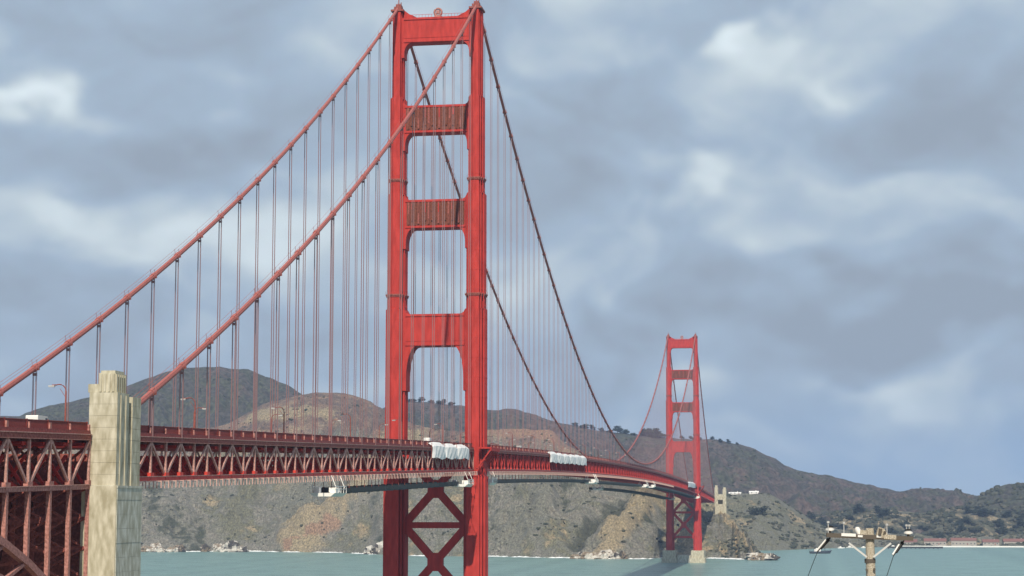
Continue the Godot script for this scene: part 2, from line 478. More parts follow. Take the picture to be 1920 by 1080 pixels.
func strut_plan(yb: float, yt: float, xi: float, hw: float, hh: float, up: float) -> PackedVector2Array:
	var right := []
	# outline of the right half from the middle of the underside outwards: a stepped haunch below, a small fillet above
	for k in 9:
		var a := PI / 2 * k / 8.0
		right.append(Vector2(xi - hw + hw * 0.86 * sin(a), yb - hh * 0.72 * (1.0 - cos(a))))
	right.append(Vector2(xi - hw * 0.14, yb - hh))
	right.append(Vector2(xi + 2.0, yb - hh))
	right.append(Vector2(xi + 2.0, yt + up))
	right.append(Vector2(xi, yt + up))
	right.append(Vector2(xi - up * 0.35, yt + up * 0.35))
	right.append(Vector2(xi - up, yt))
	var o := PackedVector2Array()
	for p in right: o.append(p)
	for k in range(right.size() - 1, -1, -1): o.append(Vector2(-right[k].x, right[k].y))
	return o

func tower(z0: float, label: String, far: bool) -> void:
	var r := thing("bridge_tower", Vector3(0, 0, z0), label, "bridge tower", "the two towers of the suspension bridge")
	var seg := [[12.0, 30.0, 8.0, 13.4, 2.5], [30.0, 66.0, 7.2, 12.2, 2.2], [66.0, 122.0, 6.6, 11.0, 1.95], [122.0, 161.2, 6.0, 10.0, 1.8], [161.2, 194.5, 5.0, 8.6, 1.55], [194.5, 224.6, 3.8, 7.0, 1.2]]
	var legm := MB.new()
	var flat := func(x, y, d): return Vector3(x, d, -y)
	for s in seg:
		legm.prism(leg_plan(s[2], s[3], s[4]), s[0], s[1] - 0.35, flat)
		legm.prism(leg_plan(s[2] - 0.5, s[3] - 0.5, s[4] - 0.25), s[1] - 0.35, s[1] + 0.01, flat)
	# lapped plates: a seam every few metres
	for s in seg:
		var y: float = s[0] + 6.0
		while y < s[1] - 3.0:
			legm.prism(leg_plan(s[2] + 0.10, s[3] + 0.10, s[4] + 0.05), y, y + 0.28, flat)
			y += 6.6
	# thin vertical cover strips on the broad faces of the cells
	for s in seg:
		for sx in [-1, 1]:
			for f in [-0.13, 0.13]:
				legm.box(Vector3(sx * (s[2] / 2 + 0.06), (s[0] + s[1]) / 2, s[3] * f), Vector3(0.12, s[1] - s[0] - 0.9, 0.35))
			legm.box(Vector3(0, (s[0] + s[1]) / 2, sx * (s[3] / 2 + 0.05)), Vector3(0.3, s[1] - s[0] - 0.9, 0.1))
	var leg := legm.mesh()
	var flange := func(y: float, w: float, d: float, a: float) -> ArrayMesh:
		var q := MB.new()
		q.prism(leg_plan(w + 0.9, d + 0.9, a + 0.45), y - 0.3, y + 0.15, flat)
		q.prism(leg_plan(w + 0.5, d + 0.5, a + 0.25), y - 0.75, y - 0.3, flat)
		for k in 4:
			q.box(Vector3((w / 2 + 0.4) * (1 if k & 1 else -1), y + 0.7, (d * 0.26) * (1 if k & 2 else -1)), Vector3(0.08, 1.1, 0.08))
		return q.mesh()
	var f1: ArrayMesh = flange.call(166.0, 5.0, 8.6, 1.55)
	var f2: ArrayMesh = flange.call(126.6, 6.0, 10.0, 1.8)
	var cap := MB.new()
	cap.box(Vector3(0, 224.9, 0), Vector3(4.4, 0.6, 7.6))
	cap.box(Vector3(0, 225.8, 0), Vector3(2.6, 1.2, 5.6))
	cap.box(Vector3(0, 226.9, 0), Vector3(1.7, 1.2, 3.6))
	cap.beam(Vector3(0, 227.4, 0.9), Vector3(0, 229.6, 0.9), 0.28, 0.28)
	cap.beam(Vector3(0.5, 227.4, -0.9), Vector3(0.5, 228.8, -0.9), 0.2, 0.2)
	var capm := cap.mesh()
	for s in [-1, 1]:
		var l := part(r, "leg", leg, M.orange, Vector3(13.6 * s, 0, 0))
		part(l, "flange", f1, M.faded); part(l, "flange", f2, M.faded)
		part(l, "saddle_housing", capm, M.faded)
		# the footway swings out round the leg
		var b := MB.new()
		var y := deck_y(0)
		b.box(Vector3(18.0 * s, y + 0.55, 0), Vector3(4.4, 0.5, 17.0))
		b.box(Vector3(20.1 * s, y + 0.1, 0), Vector3(0.3, 0.9, 17.2))
		for k in 5:
			var z := -8.0 + 4.0 * k
			b.beam(Vector3(20.0 * s, y + 0.2, z), Vector3(15.5 * s, y - 6.0, z), 0.4, 0.4)
			b.beam(Vector3(20.0 * s, y + 0.8, z), Vector3(20.0 * s, y + 2.1, z), 0.14, 0.14)
		b.beam(Vector3(20.0 * s, y + 2.1, -8.4), Vector3(20.0 * s, y + 2.1, 8.4), 0.16, 0.16)
		b.beam(Vector3(20.0 * s, y + 1.5, -8.4), Vector3(20.0 * s, y + 1.5, 8.4), 0.1, 0.1)
		b.beam(Vector3(15.2 * s, y - 6.2, -8.0), Vector3(19.6 * s, y + 0.1, -1.0), 0.4, 0.4)
		b.beam(Vector3(15.2 * s, y - 6.2, 8.0), Vector3(19.6 * s, y + 0.1, 1.0), 0.4, 0.4)
		part(r, "footway_bracket", b.mesh(), M.orange)
	# cross struts above the roadway
	var S := [[213.6, 222.4, 11.7, 3.0, 5.2, 0.0, 2.4], [182.0, 191.6, 11.1, 2.6, 6.0, 1.1, 2.7], [149.2, 159.0, 10.6, 2.9, 7.0, 1.3, 3.0], [109.2, 120.0, 10.3, 4.0, 15.0, 1.5, 3.3]]
	var slab := func(x, y, d): return Vector3(x, y, d)
	for i in 4:
		var s: Array = S[i]
		var q := MB.new()
		q.prism(strut_plan(s[0], s[1], s[2], s[3], s[4], s[5]), -s[6], s[6], slab)
		var st := part(r, "cross_strut", q.mesh(), M.orange)
		for side in [-1, 1]:
			var fz: float = side * (s[6] + 0.15)
			var w: float = (s[2] - 0.25) * 2
			for y in [s[1] - 0.45, s[0] + 0.5]:
				part(st, "edge_moulding", unit, M.orange, Vector3(0, y, fz), Basis.from_scale(Vector3(w, 0.7, 0.3)))
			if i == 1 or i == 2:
				part(st, "backing_panel", unit, M.brown, Vector3(0, (s[0] + s[1]) / 2, side * (s[6] + 0.03)), Basis.from_scale(Vector3(w - 0.8, s[1] - s[0] - 1.9, 0.06)))  # browner than the tower paint, standing in for shade between the flutes
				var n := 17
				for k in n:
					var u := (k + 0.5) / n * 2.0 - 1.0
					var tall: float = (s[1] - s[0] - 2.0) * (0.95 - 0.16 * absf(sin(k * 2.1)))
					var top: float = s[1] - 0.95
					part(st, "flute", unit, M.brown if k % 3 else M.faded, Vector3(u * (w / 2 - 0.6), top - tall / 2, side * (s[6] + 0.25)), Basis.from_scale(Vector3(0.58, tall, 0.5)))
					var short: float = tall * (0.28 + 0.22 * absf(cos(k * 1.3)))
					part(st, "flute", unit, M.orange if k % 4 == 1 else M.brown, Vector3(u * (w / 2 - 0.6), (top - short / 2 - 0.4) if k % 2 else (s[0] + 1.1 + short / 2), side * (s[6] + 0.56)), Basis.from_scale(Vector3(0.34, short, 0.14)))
			else:
				part(st, "edge_moulding", unit, M.orange, Vector3(0, s[0] + 1.7, side * (s[6] + 0.06)), Basis.from_scale(Vector3(w, 0.14, 0.12)))
	# parapet and beacon on top
	var tp := MB.new()
	for s in [-1, 1]:
		tp.prism(PackedVector2Array([Vector2(11.6, 222.2), Vector2(11.6, 225.4), Vector2(9.8, 223.9), Vector2(8.4, 223.3), Vector2(6.4, 222.2)]) if s > 0 else PackedVector2Array([Vector2(-6.4, 222.2), Vector2(-8.4, 223.3), Vector2(-9.8, 223.9), Vector2(-11.6, 225.4), Vector2(-11.6, 222.2)]), -1.6, 1.6, slab)
		for k in 7:
			tp.beam(Vector3(s * (1.8 + k * 1.1), 222.3, 2.2), Vector3(s * (1.8 + k * 1.1), 223.4, 2.2), 0.08, 0.08)
		tp.beam(Vector3(s * 1.4, 223.4, 2.2), Vector3(s * 9.0, 223.4, 2.2), 0.1, 0.1)
	part(r, "parapet", tp.mesh(), M.orange)
	var bc := MB.new()
	bc.box(Vector3(0, 222.9, 0), Vector3(2.2, 1.0, 2.2))
	var rp := PackedVector3Array()
	for k in 17:
		rp.append(Vector3(1.25 * cos(TAU * k / 16), 224.6 + 1.25 * sin(TAU * k / 16), 0))
	bc.tube(rp, 0.38, 6)
	bc.box(Vector3(0, 224.6, 0), Vector3(1.2, 1.2, 0.8))
	part(r, "beacon", bc.mesh(), M.pink)
	# crossed bracing under the deck
	var lv := [73.5, 49.5, 25.2]
	for i in 2:
		var yt: float = lv[i]
		var yb: float = lv[i + 1]
		for s in [-1, 1]:
			var q := MB.new()
			q.beam(Vector3(-10.8 * s, yt, 0), Vector3(10.8 * s, yb, 0), 2.5, 1.8)
			part(r, "brace", q.mesh(), M.orange, Vector3(0, 0, 0.004 * s))
		part(r, "brace_strut", unit, M.orange, Vector3(0, yb, 0), Basis.from_scale(Vector3(21.0, 2.0, 1.7)))
		var g := MB.new()
		var ym := (yt + yb) / 2
		g.prism(PackedVector2Array([Vector2(-2.6, ym - 1.6), Vector2(-1.3, ym - 3.0), Vector2(1.3, ym - 3.0), Vector2(2.6, ym - 1.6), Vector2(2.6, ym + 1.6), Vector2(1.3, ym + 3.0), Vector2(-1.3, ym + 3.0), Vector2(-2.6, ym + 1.6)]), -0.98, 0.98, slab)
		part(r, "gusset", g.mesh(), M.orange)
		for s in [-1, 1]:
			var h := MB.new()
			var pl := PackedVector2Array([Vector2(7.4 * s, yb), Vector2(10.6 * s, yb - 3.6), Vector2(10.6 * s, yb + 3.6)])
			if s < 0:
				pl = PackedVector2Array([pl[0], pl[2], pl[1]])
			h.prism(pl, -0.95, 0.95, slab)
			part(r, "gusset", h.mesh(), M.orange)
	# piers in the water
	for s in [-1, 1]:
		var p := MB.new()
		p.box(Vector3(14.0 * s, 4.0, 0), Vector3(13.0, 16.2, 24.0))
		p.box(Vector3(14.0 * s, 1.0, 0), Vector3(15.0, 8.0, 26.0))
		part(r, "pier", p.mesh(), M.concrete)
	part(r, "pier_wall", unit, M.concrete_grey, Vector3(0, 2.0, 0), Basis.from_scale(Vector3(14.0, 11.0, 18.0)))

# ------------------------------------------------------------------ cables with their suspenders
func cable(x: float, label: String) -> void:
	var r := thing("main_cable", Vector3(x, 0, 0), label, "bridge cable", "the two main cables of the bridge")
	for run in [[331.0, 0.0, 44], [0.0, -SPAN, 128], [-SPAN, -SPAN - 331.0, 44]]:
		var p := PackedVector3Array()
		var h := [PackedVector3Array(), PackedVector3Array()]
		for k in run[2] + 1:
			var z: float = lerpf(run[0], run[1], k / float(run[2]))
			p.append(Vector3(0, cable_y(z), z))
			for s in 2:
				h[s].append(Vector3(-0.45 if s else 0.45, cable_y(z) + 1.5, z))
		var q := MB.new()
		q.tube(p, 0.52, 12)
		part(r, "cable_run", q.mesh(), M.cable)
		for s in 2:
			q = MB.new()
			q.tube(h[s], 0.035, 4)
			part(r, "hand_rope", q.mesh(), M.cable)
	var band := MB.new()
	band.tube(PackedVector3Array([Vector3(0, -0.75, 0), Vector3(0, 0.75, 0)]), 0.66, 10)
	band.box(Vector3(0, 0, 0.2), Vector3(1.5, 0.45, 0.45))
	var bandm := band.mesh()
	var zs := []
	for k in 21: zs.append(13.79 + 15.24 * k)
	for k in 83: zs.append(-13.9 - 15.272 * k)
	for k in 21: zs.append(-SPAN - 13.79 - 15.24 * k)
	for z: float in zs:
		var dz := cable_y(z + 0.5) - cable_y(z - 0.5)
		var b := part(r, "cable_band", bandm, M.cable, Vector3(0, cable_y(z), z), Basis(Vector3.RIGHT, atan2(1.0, dz)))
		var st := MB.new()
		for s in [-1, 1]:
			st.beam(Vector3(0.45 * s, 0, 0), Vector3(0.45 * s, 0, -1.55), 0.06, 0.06)
		if z > -300:
			part(b, "stanchion", st.mesh(), M.cable)
		var top := cable_y(z) - 0.3
		var low := deck_y(z) - 0.6
		if top - low < 1.0:
			continue
		var q := MB.new()
		for s in [[0.27, 0.2], [0.27, -0.2], [-0.27, 0.2], [-0.27, -0.2]]:
			q.beam(Vector3(s[0], low, z + s[1]), Vector3(s[0], top, z + s[1]), 0.085, 0.085)
		q.box(Vector3(0, top - 0.9, z), Vector3(0.7, 0.5, 0.5))
		part(r, "suspender", q.mesh(), M.rope)

# ------------------------------------------------------------------ deck
var rail_mesh: ArrayMesh
var bracket_mesh: ArrayMesh

func rail_panel() -> ArrayMesh:
	var q := MB.new()
	q.box(Vector3(0, 1.27, 0), Vector3(0.16, 0.12, 7.6))
	q.box(Vector3(0, 0.12, 0), Vector3(0.12, 0.14, 7.6))
	q.box(Vector3(0, 0.7, -3.75), Vector3(0.22, 1.4, 0.22))
	for k in 34:
		q.box(Vector3(0, 0.68, -3.55 + k * 0.215), Vector3(0.06, 1.06, 0.12))
	return q.mesh()

func chord(r: Node3D, called: String, zs: Array, x: float, drop: float, w: float, h: float, m: Material, plates: float) -> void:
	var q := MB.new()
	for i in zs.size() - 1:
		var a := Vector3(x, deck_y(zs[i]) - drop, zs[i]) - r.position
		var b := Vector3(x, deck_y(zs[i + 1]) - drop, zs[i + 1]) - r.position
		q.beam(a, b, w, h)
		if plates > 0.0:
			q.box(a + Vector3(0, plates, 0), Vector3(w + 0.12, 1.3, 1.7))
	part(r, called, q.mesh(), m)

func sheet(r: Node3D, called: String, zs: Array, x0: float, x1: float, rise: float, thick: float, m: Material) -> void:
	var q := MB.new()
	for i in zs.size() - 1:
		var a := Vector3((x0 + x1) / 2, deck_y(zs[i]) + rise, zs[i]) - r.position
		var b := Vector3((x0 + x1) / 2, deck_y(zs[i + 1]) + rise, zs[i + 1]) - r.position
		q.beam(a, b, absf(x1 - x0), thick)
	part(r, called, q.mesh(), m)

# zs: panel points; apex: which parity of panel points has the diagonals meeting at the top; single: how many panels are built member by member
func deck(called: String, label: String, zs: Array, apex: int, single: int, depth: float, brackets: bool, web: Material, low: Material) -> Node3D:
	var r := thing(called, Vector3(0, 0, zs[0]), label, "bridge deck", "deck spans of the bridge")
	var o := r.position
	sheet(r, "roadway", zs, -12.9, 12.9, 0.72, 0.36, M.asphalt)
	for s in [-1, 1]:
		sheet(r, "footway_edge", zs, 12.95 * s, 13.85 * s, 0.74, 0.6, M.maroon)
		sheet(r, "stringer", zs, 4.0 * s, 4.5 * s, -0.3, 1.6, M.faded)
		sheet(r, "stringer", zs, 8.6 * s, 9.1 * s, -0.3, 1.6, M.faded)
		chord(r, "top_chord", zs, CX * s, 0.0, 0.62, 0.8, M.faded, -0.5)
		chord(r, "bottom_chord", zs, CX * s, depth, 0.62, 0.7, low, 0.35)
		if s > 0:
			sheet(r, "chord_flange", zs, 13.85, 14.15, 0.42, 0.14, M.pale)
			sheet(r, "chord_flange", zs, 13.85, 14.1, -0.42, 0.12, M.pink)
			sheet(r, "chord_flange", zs, 13.85, 14.15, 0.36 - depth, 0.13, M.pale)
	var joined := MB.new()
	for i in zs.size():
		var z: float = zs[i]
		var y := deck_y(z)
		for s in [1, -1]:
			var x: float = CX * s
			var at_top := i % 2 == apex
			var one: bool = i < single and (s > 0 or single < 50)
			if one:
				bar(r, "vertical", web, Vector3(x, y - 0.4, z), Vector3(x, y - depth + 0.3, z), 0.36, 0.42, o)
			else:
				joined.beam(Vector3(x, y - 0.4, z) - o, Vector3(x, y - depth + 0.3, z) - o, 0.36, 0.42)
			if i < zs.size() - 1:
				var z2: float = zs[i + 1]
				var y2 := deck_y(z2)
				var a := Vector3(x, y - (0.4 if at_top else depth - 0.3), z)
				var b := Vector3(x, y2 - (depth - 0.3 if at_top else 0.4), z2)
				if one:
					bar(r, "diagonal", web, a, b, 0.3, 0.46, o)
				else:
					joined.beam(a - o, b - o, 0.3, 0.46)
				if s > 0 and i < single:
					var wide: float = 0.62 if at_top else 0.22
					part(r, "rail_post", unit, M.pink, Vector3(13.6, y + 1.3, z) - o, Basis.from_scale(Vector3(0.25, 1.3, wide)))
				if s > 0 or i < single:
					var rp := part(r, "railing", rail_mesh, M.maroon, Vector3(13.25 * s, (y + y2) / 2 + 0.98, (z + z2) / 2) - o, Basis(Vector3.RIGHT, -atan2(y2 - y, absf(z2 - z)) * signf(z2 - z)))
					rp.scale = Vector3(1, 1, absf(z2 - z) / 7.6)
				else:
					joined.beam(Vector3(-13.25, y + 1.6, z) - o, Vector3(-13.25, y2 + 1.6, z2) - o, 0.1, 1.2)
		# cross members
		if i < single:
			bar(r, "floor_beam", M.orange, Vector3(-13.3, y - 1.15, z), Vector3(13.3, y - 1.15, z), 3.3, 0.5, o)
			bar(r, "sway_strut", M.orange, Vector3(-13.3, y - depth, z), Vector3(13.3, y - depth, z), 0.4, 0.5, o)
		else:
			joined.beam(Vector3(-13.3, y - 1.15, z) - o, Vector3(13.3, y - 1.15, z) - o, 3.3, 0.5)
			joined.beam(Vector3(-13.3, y - depth, z) - o, Vector3(13.3, y - depth, z) - o, 0.4, 0.5)
		for s in [-1, 1]:
			for k in 4:
				var xa: float = 13.2 * s * (1.0 - k / 4.0)
				var xb: float = 13.2 * s * (0.75 - k / 4.0)
				joined.beam(Vector3(xa, y - 2.8, z) - o, Vector3(xb, y - depth + 0.1, z) - o, 0.4, 0.3)
				joined.beam(Vector3(xb, y - 2.8, z + 0.25) - o, Vector3(xa, y - depth + 0.1, z + 0.25) - o, 0.4, 0.3)
				if i < zs.size() - 1:
					joined.beam(Vector3(xb, y - depth + 0.45, z) - o, Vector3(xb, deck_y(zs[i + 1]) - depth + 0.45, zs[i + 1]) - o, 0.25, 1.1)
			if i < zs.size() - 1:
				joined.beam(Vector3(13.2 * s, y - depth - 0.05, z) - o, Vector3(0, deck_y(zs[i + 1]) - depth - 0.05, zs[i + 1]) - o, 0.35, 0.3)
		if brackets and i < zs.size() - 1 and i < 120:
			for k in 2:
				var zz: float = lerpf(z, zs[i + 1], 0.25 + 0.5 * k)
				var yy := deck_y(zz) - depth - 0.35
				part(r, "net_bracket", bracket_mesh, M.net, Vector3(15.3, yy, zz) - o)
	stuff(part(r, "cross_bracing", joined.mesh(), M.orange))
	return r

func spaced(a: float, b: float, n: int) -> Array:
	var o := []
	for k in n + 1:
		o.append(lerpf(a, b, k / float(n)))
	return o

# the arched approach at the near end: deck truss on tall posts that stand on a steel arch
func approach() -> void:
	var zs := spaced(346.4, 407.4, 8)
	var r := deck("bridge_deck", "weathered pink steel approach span on tall posts beside the concrete pylon", zs, 0, 40, 7.6, false, M.pale, M.pink)
	var o := r.position
	var lattice := MB.new()
	for i in zs.size():
		var z: float = zs[i]
		var top := deck_y(z) - 7.9
		var low := rib_y(z)
		for s in [-1, 1]:
			bar(r, "post", M.pink, Vector3(CX * s, top, z), Vector3(CX * s, low, z), 0.62, 0.7, o)
			bar(r, "inner_post", M.faded, Vector3(5.0 * s, top + 6.5, z), Vector3(5.0 * s, low, z), 0.5, 0.5, o)
		var y := top
		while y > low + 5.0:
			var y2 := maxf(y - 4.5, low)
			lattice.beam(Vector3(-13.4, y, z) - o, Vector3(13.4, y, z) - o, 0.45, 0.55)
			for k in [[-13.4, -5.0], [-5.0, 5.0], [5.0, 13.4]]:
				lattice.beam(Vector3(k[0], y, z) - o, Vector3(k[1], y2, z) - o, 0.3, 0.36)
				lattice.beam(Vector3(k[1], y, z + 0.3) - o, Vector3(k[0], y2, z + 0.3) - o, 0.3, 0.36)
			y = y2
		for k in [[-13.4, -5.0], [-5.0, 5.0], [5.0, 13.4]]:
			lattice.beam(Vector3(k[0], deck_y(z) - 1.5, z) - o, Vector3(k[1], top, z) - o, 0.34, 0.4)
			lattice.beam(Vector3(k[1], deck_y(z) - 1.5, z + 0.35) - o, Vector3(k[0], top, z + 0.35) - o, 0.34, 0.4)
		if i < zs.size() - 1:
			var z2: float = zs[i + 1]
			for s in [-1, 1]:
				bar(r, "arch_rib", M.pink, Vector3(CX * s, low, z), Vector3(CX * s, rib_y(z2), z2), 0.9, 1.1, o)
				bar(r, "arch_rib", M.pink, Vector3(CX * s, low - 5.0, z), Vector3(CX * s, rib_y(z2) - 5.0, z2), 0.9, 1.1, o)
				bar(r, "arch_web", M.pink, Vector3(CX * s, low, z), Vector3(CX * s, rib_y(z2) - 5.0, z2), 0.5, 0.5, o)
				for e in [-5.0, 5.0]:
					lattice.beam(Vector3(e, top, z) - o, Vector3(e, low, z2) - o, 0.3, 0.3)
			lattice.beam(Vector3(-13.4, low, z) - o, Vector3(13.4, rib_y(z2), z2) - o, 0.45, 0.45)
			lattice.beam(Vector3(13.4, low - 5.0, z) - o, Vector3(-13.4, rib_y(z2) - 5.0, z2) - o, 0.45, 0.45)
	stuff(part(r, "cross_frames", lattice.mesh(), M.faded))
	part(r, "added_backdrop_plate", unit, M.faded, Vector3(0, 38.0, 341.0) - o, Basis.from_scale(Vector3(25.0, 52.0, 0.3)))  # added solid plate between the pylons, darkens the view behind the approach posts

func rib_y(z: float) -> float:
	return 55.5 - 0.0050 * (z - 408.0) * (z - 408.0)

# ------------------------------------------------------------------ concrete pylons
func pylon(sx: float, z: float, sz: float, foot: float, label: String) -> void:
	# built for the near east pylon; sx mirrors it across the bridge, sz along it
	var r := thing("concrete_pylon", Vector3(15.7 * sx, foot, z), label, "pylon", "concrete pylons at the ends of the suspended spans")
	var put := func(called: String, x0, x1, y0, y1, z0, z1, m) -> MeshInstance3D:
		return part(r, called, unit, m, Vector3(((x0 + x1) / 2 - 15.7) * sx, (y0 + y1) / 2 - foot, (z0 + z1) / 2 * sz), Basis.from_scale(Vector3(x1 - x0, y1 - y0, z1 - z0)))
	var y: float = foot
	var k := 0
	while y < 58.8:                                    # poured in lifts, with a joint between one and the next
		var y2 := minf(y + 2.2, 58.9)
		var e := 0.015 * (k % 3)
		put.call("concrete_lift", 12.6 + e, 18.42 - e, y, y2 - 0.035, -4.6 + e, 6.4 - e, M.concrete_grey)
		y = y2
		k += 1
	put.call("core", 12.7, 18.3, foot, 58.6, -4.5, 6.3, M.concrete_grey)
	put.call("front_face", 12.75, 18.3, foot, 58.9, 6.36, 6.6, M.concrete)
	y = 58.9
	k = 0
	while y < 73.2:
		var y2 := minf(y + 1.8, 73.3)
		var e := 0.012 * (k % 2)
		put.call("concrete_lift", 13.45 + e, 18.0 - e, y, y2 - 0.03, 1.1 + e, 6.2 - e, M.concrete)
		put.call("concrete_lift", 13.3 + e, 18.05 - e, y, minf(y2 - 0.03, 72.9), -4.2 + e, -0.4 - e, M.concrete)
		y = y2
		k += 1
	put.call("core", 13.6, 17.85, 58.9, 73.2, 1.2, 6.1, M.concrete)
	put.call("recess_wall", 13.6, 14.6, 58.9, 72.4, -0.45, 1.15, M.concrete_grey)
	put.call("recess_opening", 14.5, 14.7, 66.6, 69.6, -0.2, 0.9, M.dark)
	put.call("slim_pier", 16.6, 17.8, 58.9, 67.0, -0.15, 0.25, M.concrete)
	put.call("shoulder", 13.1, 15.0, 73.3, 74.6, 1.5, 5.9, M.concrete)
	put.call("crown_block", 14.8, 17.5, 73.3, 76.3, 1.5, 5.9, M.concrete)
	put.call("crown_cap", 15.0, 17.3, 76.3, 76.7, 1.8, 5.6, M.concrete)
	for i in 5:
		put.call("flute", 17.5, 17.72, 72.4, 76.1, 1.8 + i * 0.9, 2.25 + i * 0.9, M.concrete)
	for i in 4:
		put.call("flute", 14.95 + i * 0.68, 15.3 + i * 0.68, 73.4, 76.1, 5.9, 6.08, M.concrete)
	put.call("flute", 18.0, 18.14, 58.95, 72.9, 2.2, 2.7, M.concrete)
	put.call("flute", 18.0, 18.14, 58.95, 72.9, 4.4, 4.9, M.concrete)
	put.call("ledge", 12.5, 18.5, 58.62, 58.98, -4.7, 6.5, M.concrete_grey)

func far_pylon() -> void:
	var r := thing("concrete_pylon", Vector3(21.0, 18.0, -1632.0), "small pale concrete pylon with openings on the headland behind the far tower", "pylon", "concrete pylons at the ends of the suspended spans")
	var put := func(called: String, x0, x1, y0, y1, z0, z1) -> void:
		part(r, called, unit, M.concrete, Vector3((x0 + x1) / 2 - 21.0, (y0 + y1) / 2 - 18.0, (z0 + z1) / 2), Basis.from_scale(Vector3(x1 - x0, y1 - y0, z1 - z0)))
	put.call("shaft", 14.2, 18.0, 14.0, 77.5, -6.0, 6.0)
	put.call("shaft", 23.6, 27.6, 14.0, 75.5, -6.0, 6.0)
	put.call("shaft_cap", 14.8, 17.4, 77.5, 80.0, -3.0, 3.0)
	put.call("shaft_cap", 24.2, 27.0, 75.5, 77.6, -3.0, 3.0)
	put.call("cross_wall", 18.0, 23.6, 14.0, 38.0, -4.5, 4.5)
	put.call("cross_wall", 18.0, 23.6, 44.0, 58.0, -4.5, 4.5)
	put.call("cross_wall", 18.0, 23.6, 63.0, 69.5, -4.5, 4.5)
	put.call("buttress", 15.0, 17.2, 14.0, 66.0, 6.0, 7.0)
	put.call("buttress", 24.6, 26.6, 14.0, 62.0, 6.0, 7.0)
	put.call("recess_back", 18.0, 23.6, 14.0, 69.0, -4.4, -3.6)

# ------------------------------------------------------------------ work platforms, tarpaulins, lamps, vans
func scaffold(x: float, z0: float, z1: float, label: String, low: float) -> void:
	var zm := (z0 + z1) / 2
	var base := deck_y(zm) - DEPTH - low
	var r := thing("work_platform", Vector3(x, base, zm), label, "scaffold", "work platforms slung under the deck")
	var n := maxi(int(absf(z1 - z0) / 8.0), 2)
	var w := 7.0
	for k in n:
		var a := lerpf(z0, z1, k / float(n))
		var b := lerpf(z0, z1, (k + 1) / float(n))
		var rise := deck_y((a + b) / 2) - deck_y(zm)
		part(r, "walkway_panel", unit, M.deckgrey, Vector3(0, rise + 0.2, (a + b) / 2 - zm), Basis.from_scale(Vector3(w, 0.4, absf(b - a) - 0.1)))
		for s in [-1, 1]:
			part(r, "side_screen", unit, M.deckgrey, Vector3(s * w / 2, rise + 0.85, (a + b) / 2 - zm), Basis.from_scale(Vector3(0.1, 1.0, absf(b - a) - 0.25)))
		for s in [-1, 1]:
			part(r, "hanger", unit, M.faded, Vector3(s * (w / 2 - 0.3), rise + low / 2 + 0.2, a - zm), Basis.from_scale(Vector3(0.12, low, 0.12)))
	w = 6.0
	for e0 in [z0, z1]:
		var e: float = e0 + (15.0 if e0 == z0 else -3.0)
		var rise := deck_y(e) - deck_y(zm)
		var q := MB.new()
		var boat := PackedVector2Array([Vector2(-w / 2 + 1.0, 0), Vector2(w / 2 - 1.0, 0), Vector2(w / 2, 0.8), Vector2(-w / 2, 0.8)])
		q.prism(boat, -5.5, 5.5, func(px, py, d): return Vector3(px, py, d))
		part(r, "end_basket", q.mesh(), M.white, Vector3(3.9, rise - 0.4, e - zm))
		q = MB.new()
		for s in [-1, 1]:
			for t in [-5.0, -2.5, 0.0, 2.5, 5.0]:
				q.beam(Vector3(s * w / 2, 0.4, t), Vector3(s * w / 2, 1.9, t), 0.14, 0.14)
			for t in [-4.0, 4.0]:
				q.beam(Vector3(s * w / 2, 1.3, t), Vector3(s * (w / 2 - 1.5), low - 0.4, t - s), 0.13, 0.13)
			q.beam(Vector3(s * w / 2, 1.9, -5.2), Vector3(s * w / 2, 1.9, 5.2), 0.14, 0.14)
			q.beam(Vector3(s * w / 2, 1.3, -5.2), Vector3(s * w / 2, 1.3, 5.2), 0.1, 0.1)
		q.box(Vector3(1.0, 1.1, -2.0), Vector3(2.0, 1.1, 2.6))
		q.box(Vector3(2.0, 0.9, 2.4), Vector3(1.4, 1.0, 2.0))
		q.box(Vector3(-1.6, 1.0, 3.6), Vector3(1.2, 1.4, 1.6))
		part(r, "end_frame", q.mesh(), M.white, Vector3(3.9, rise, e - zm))

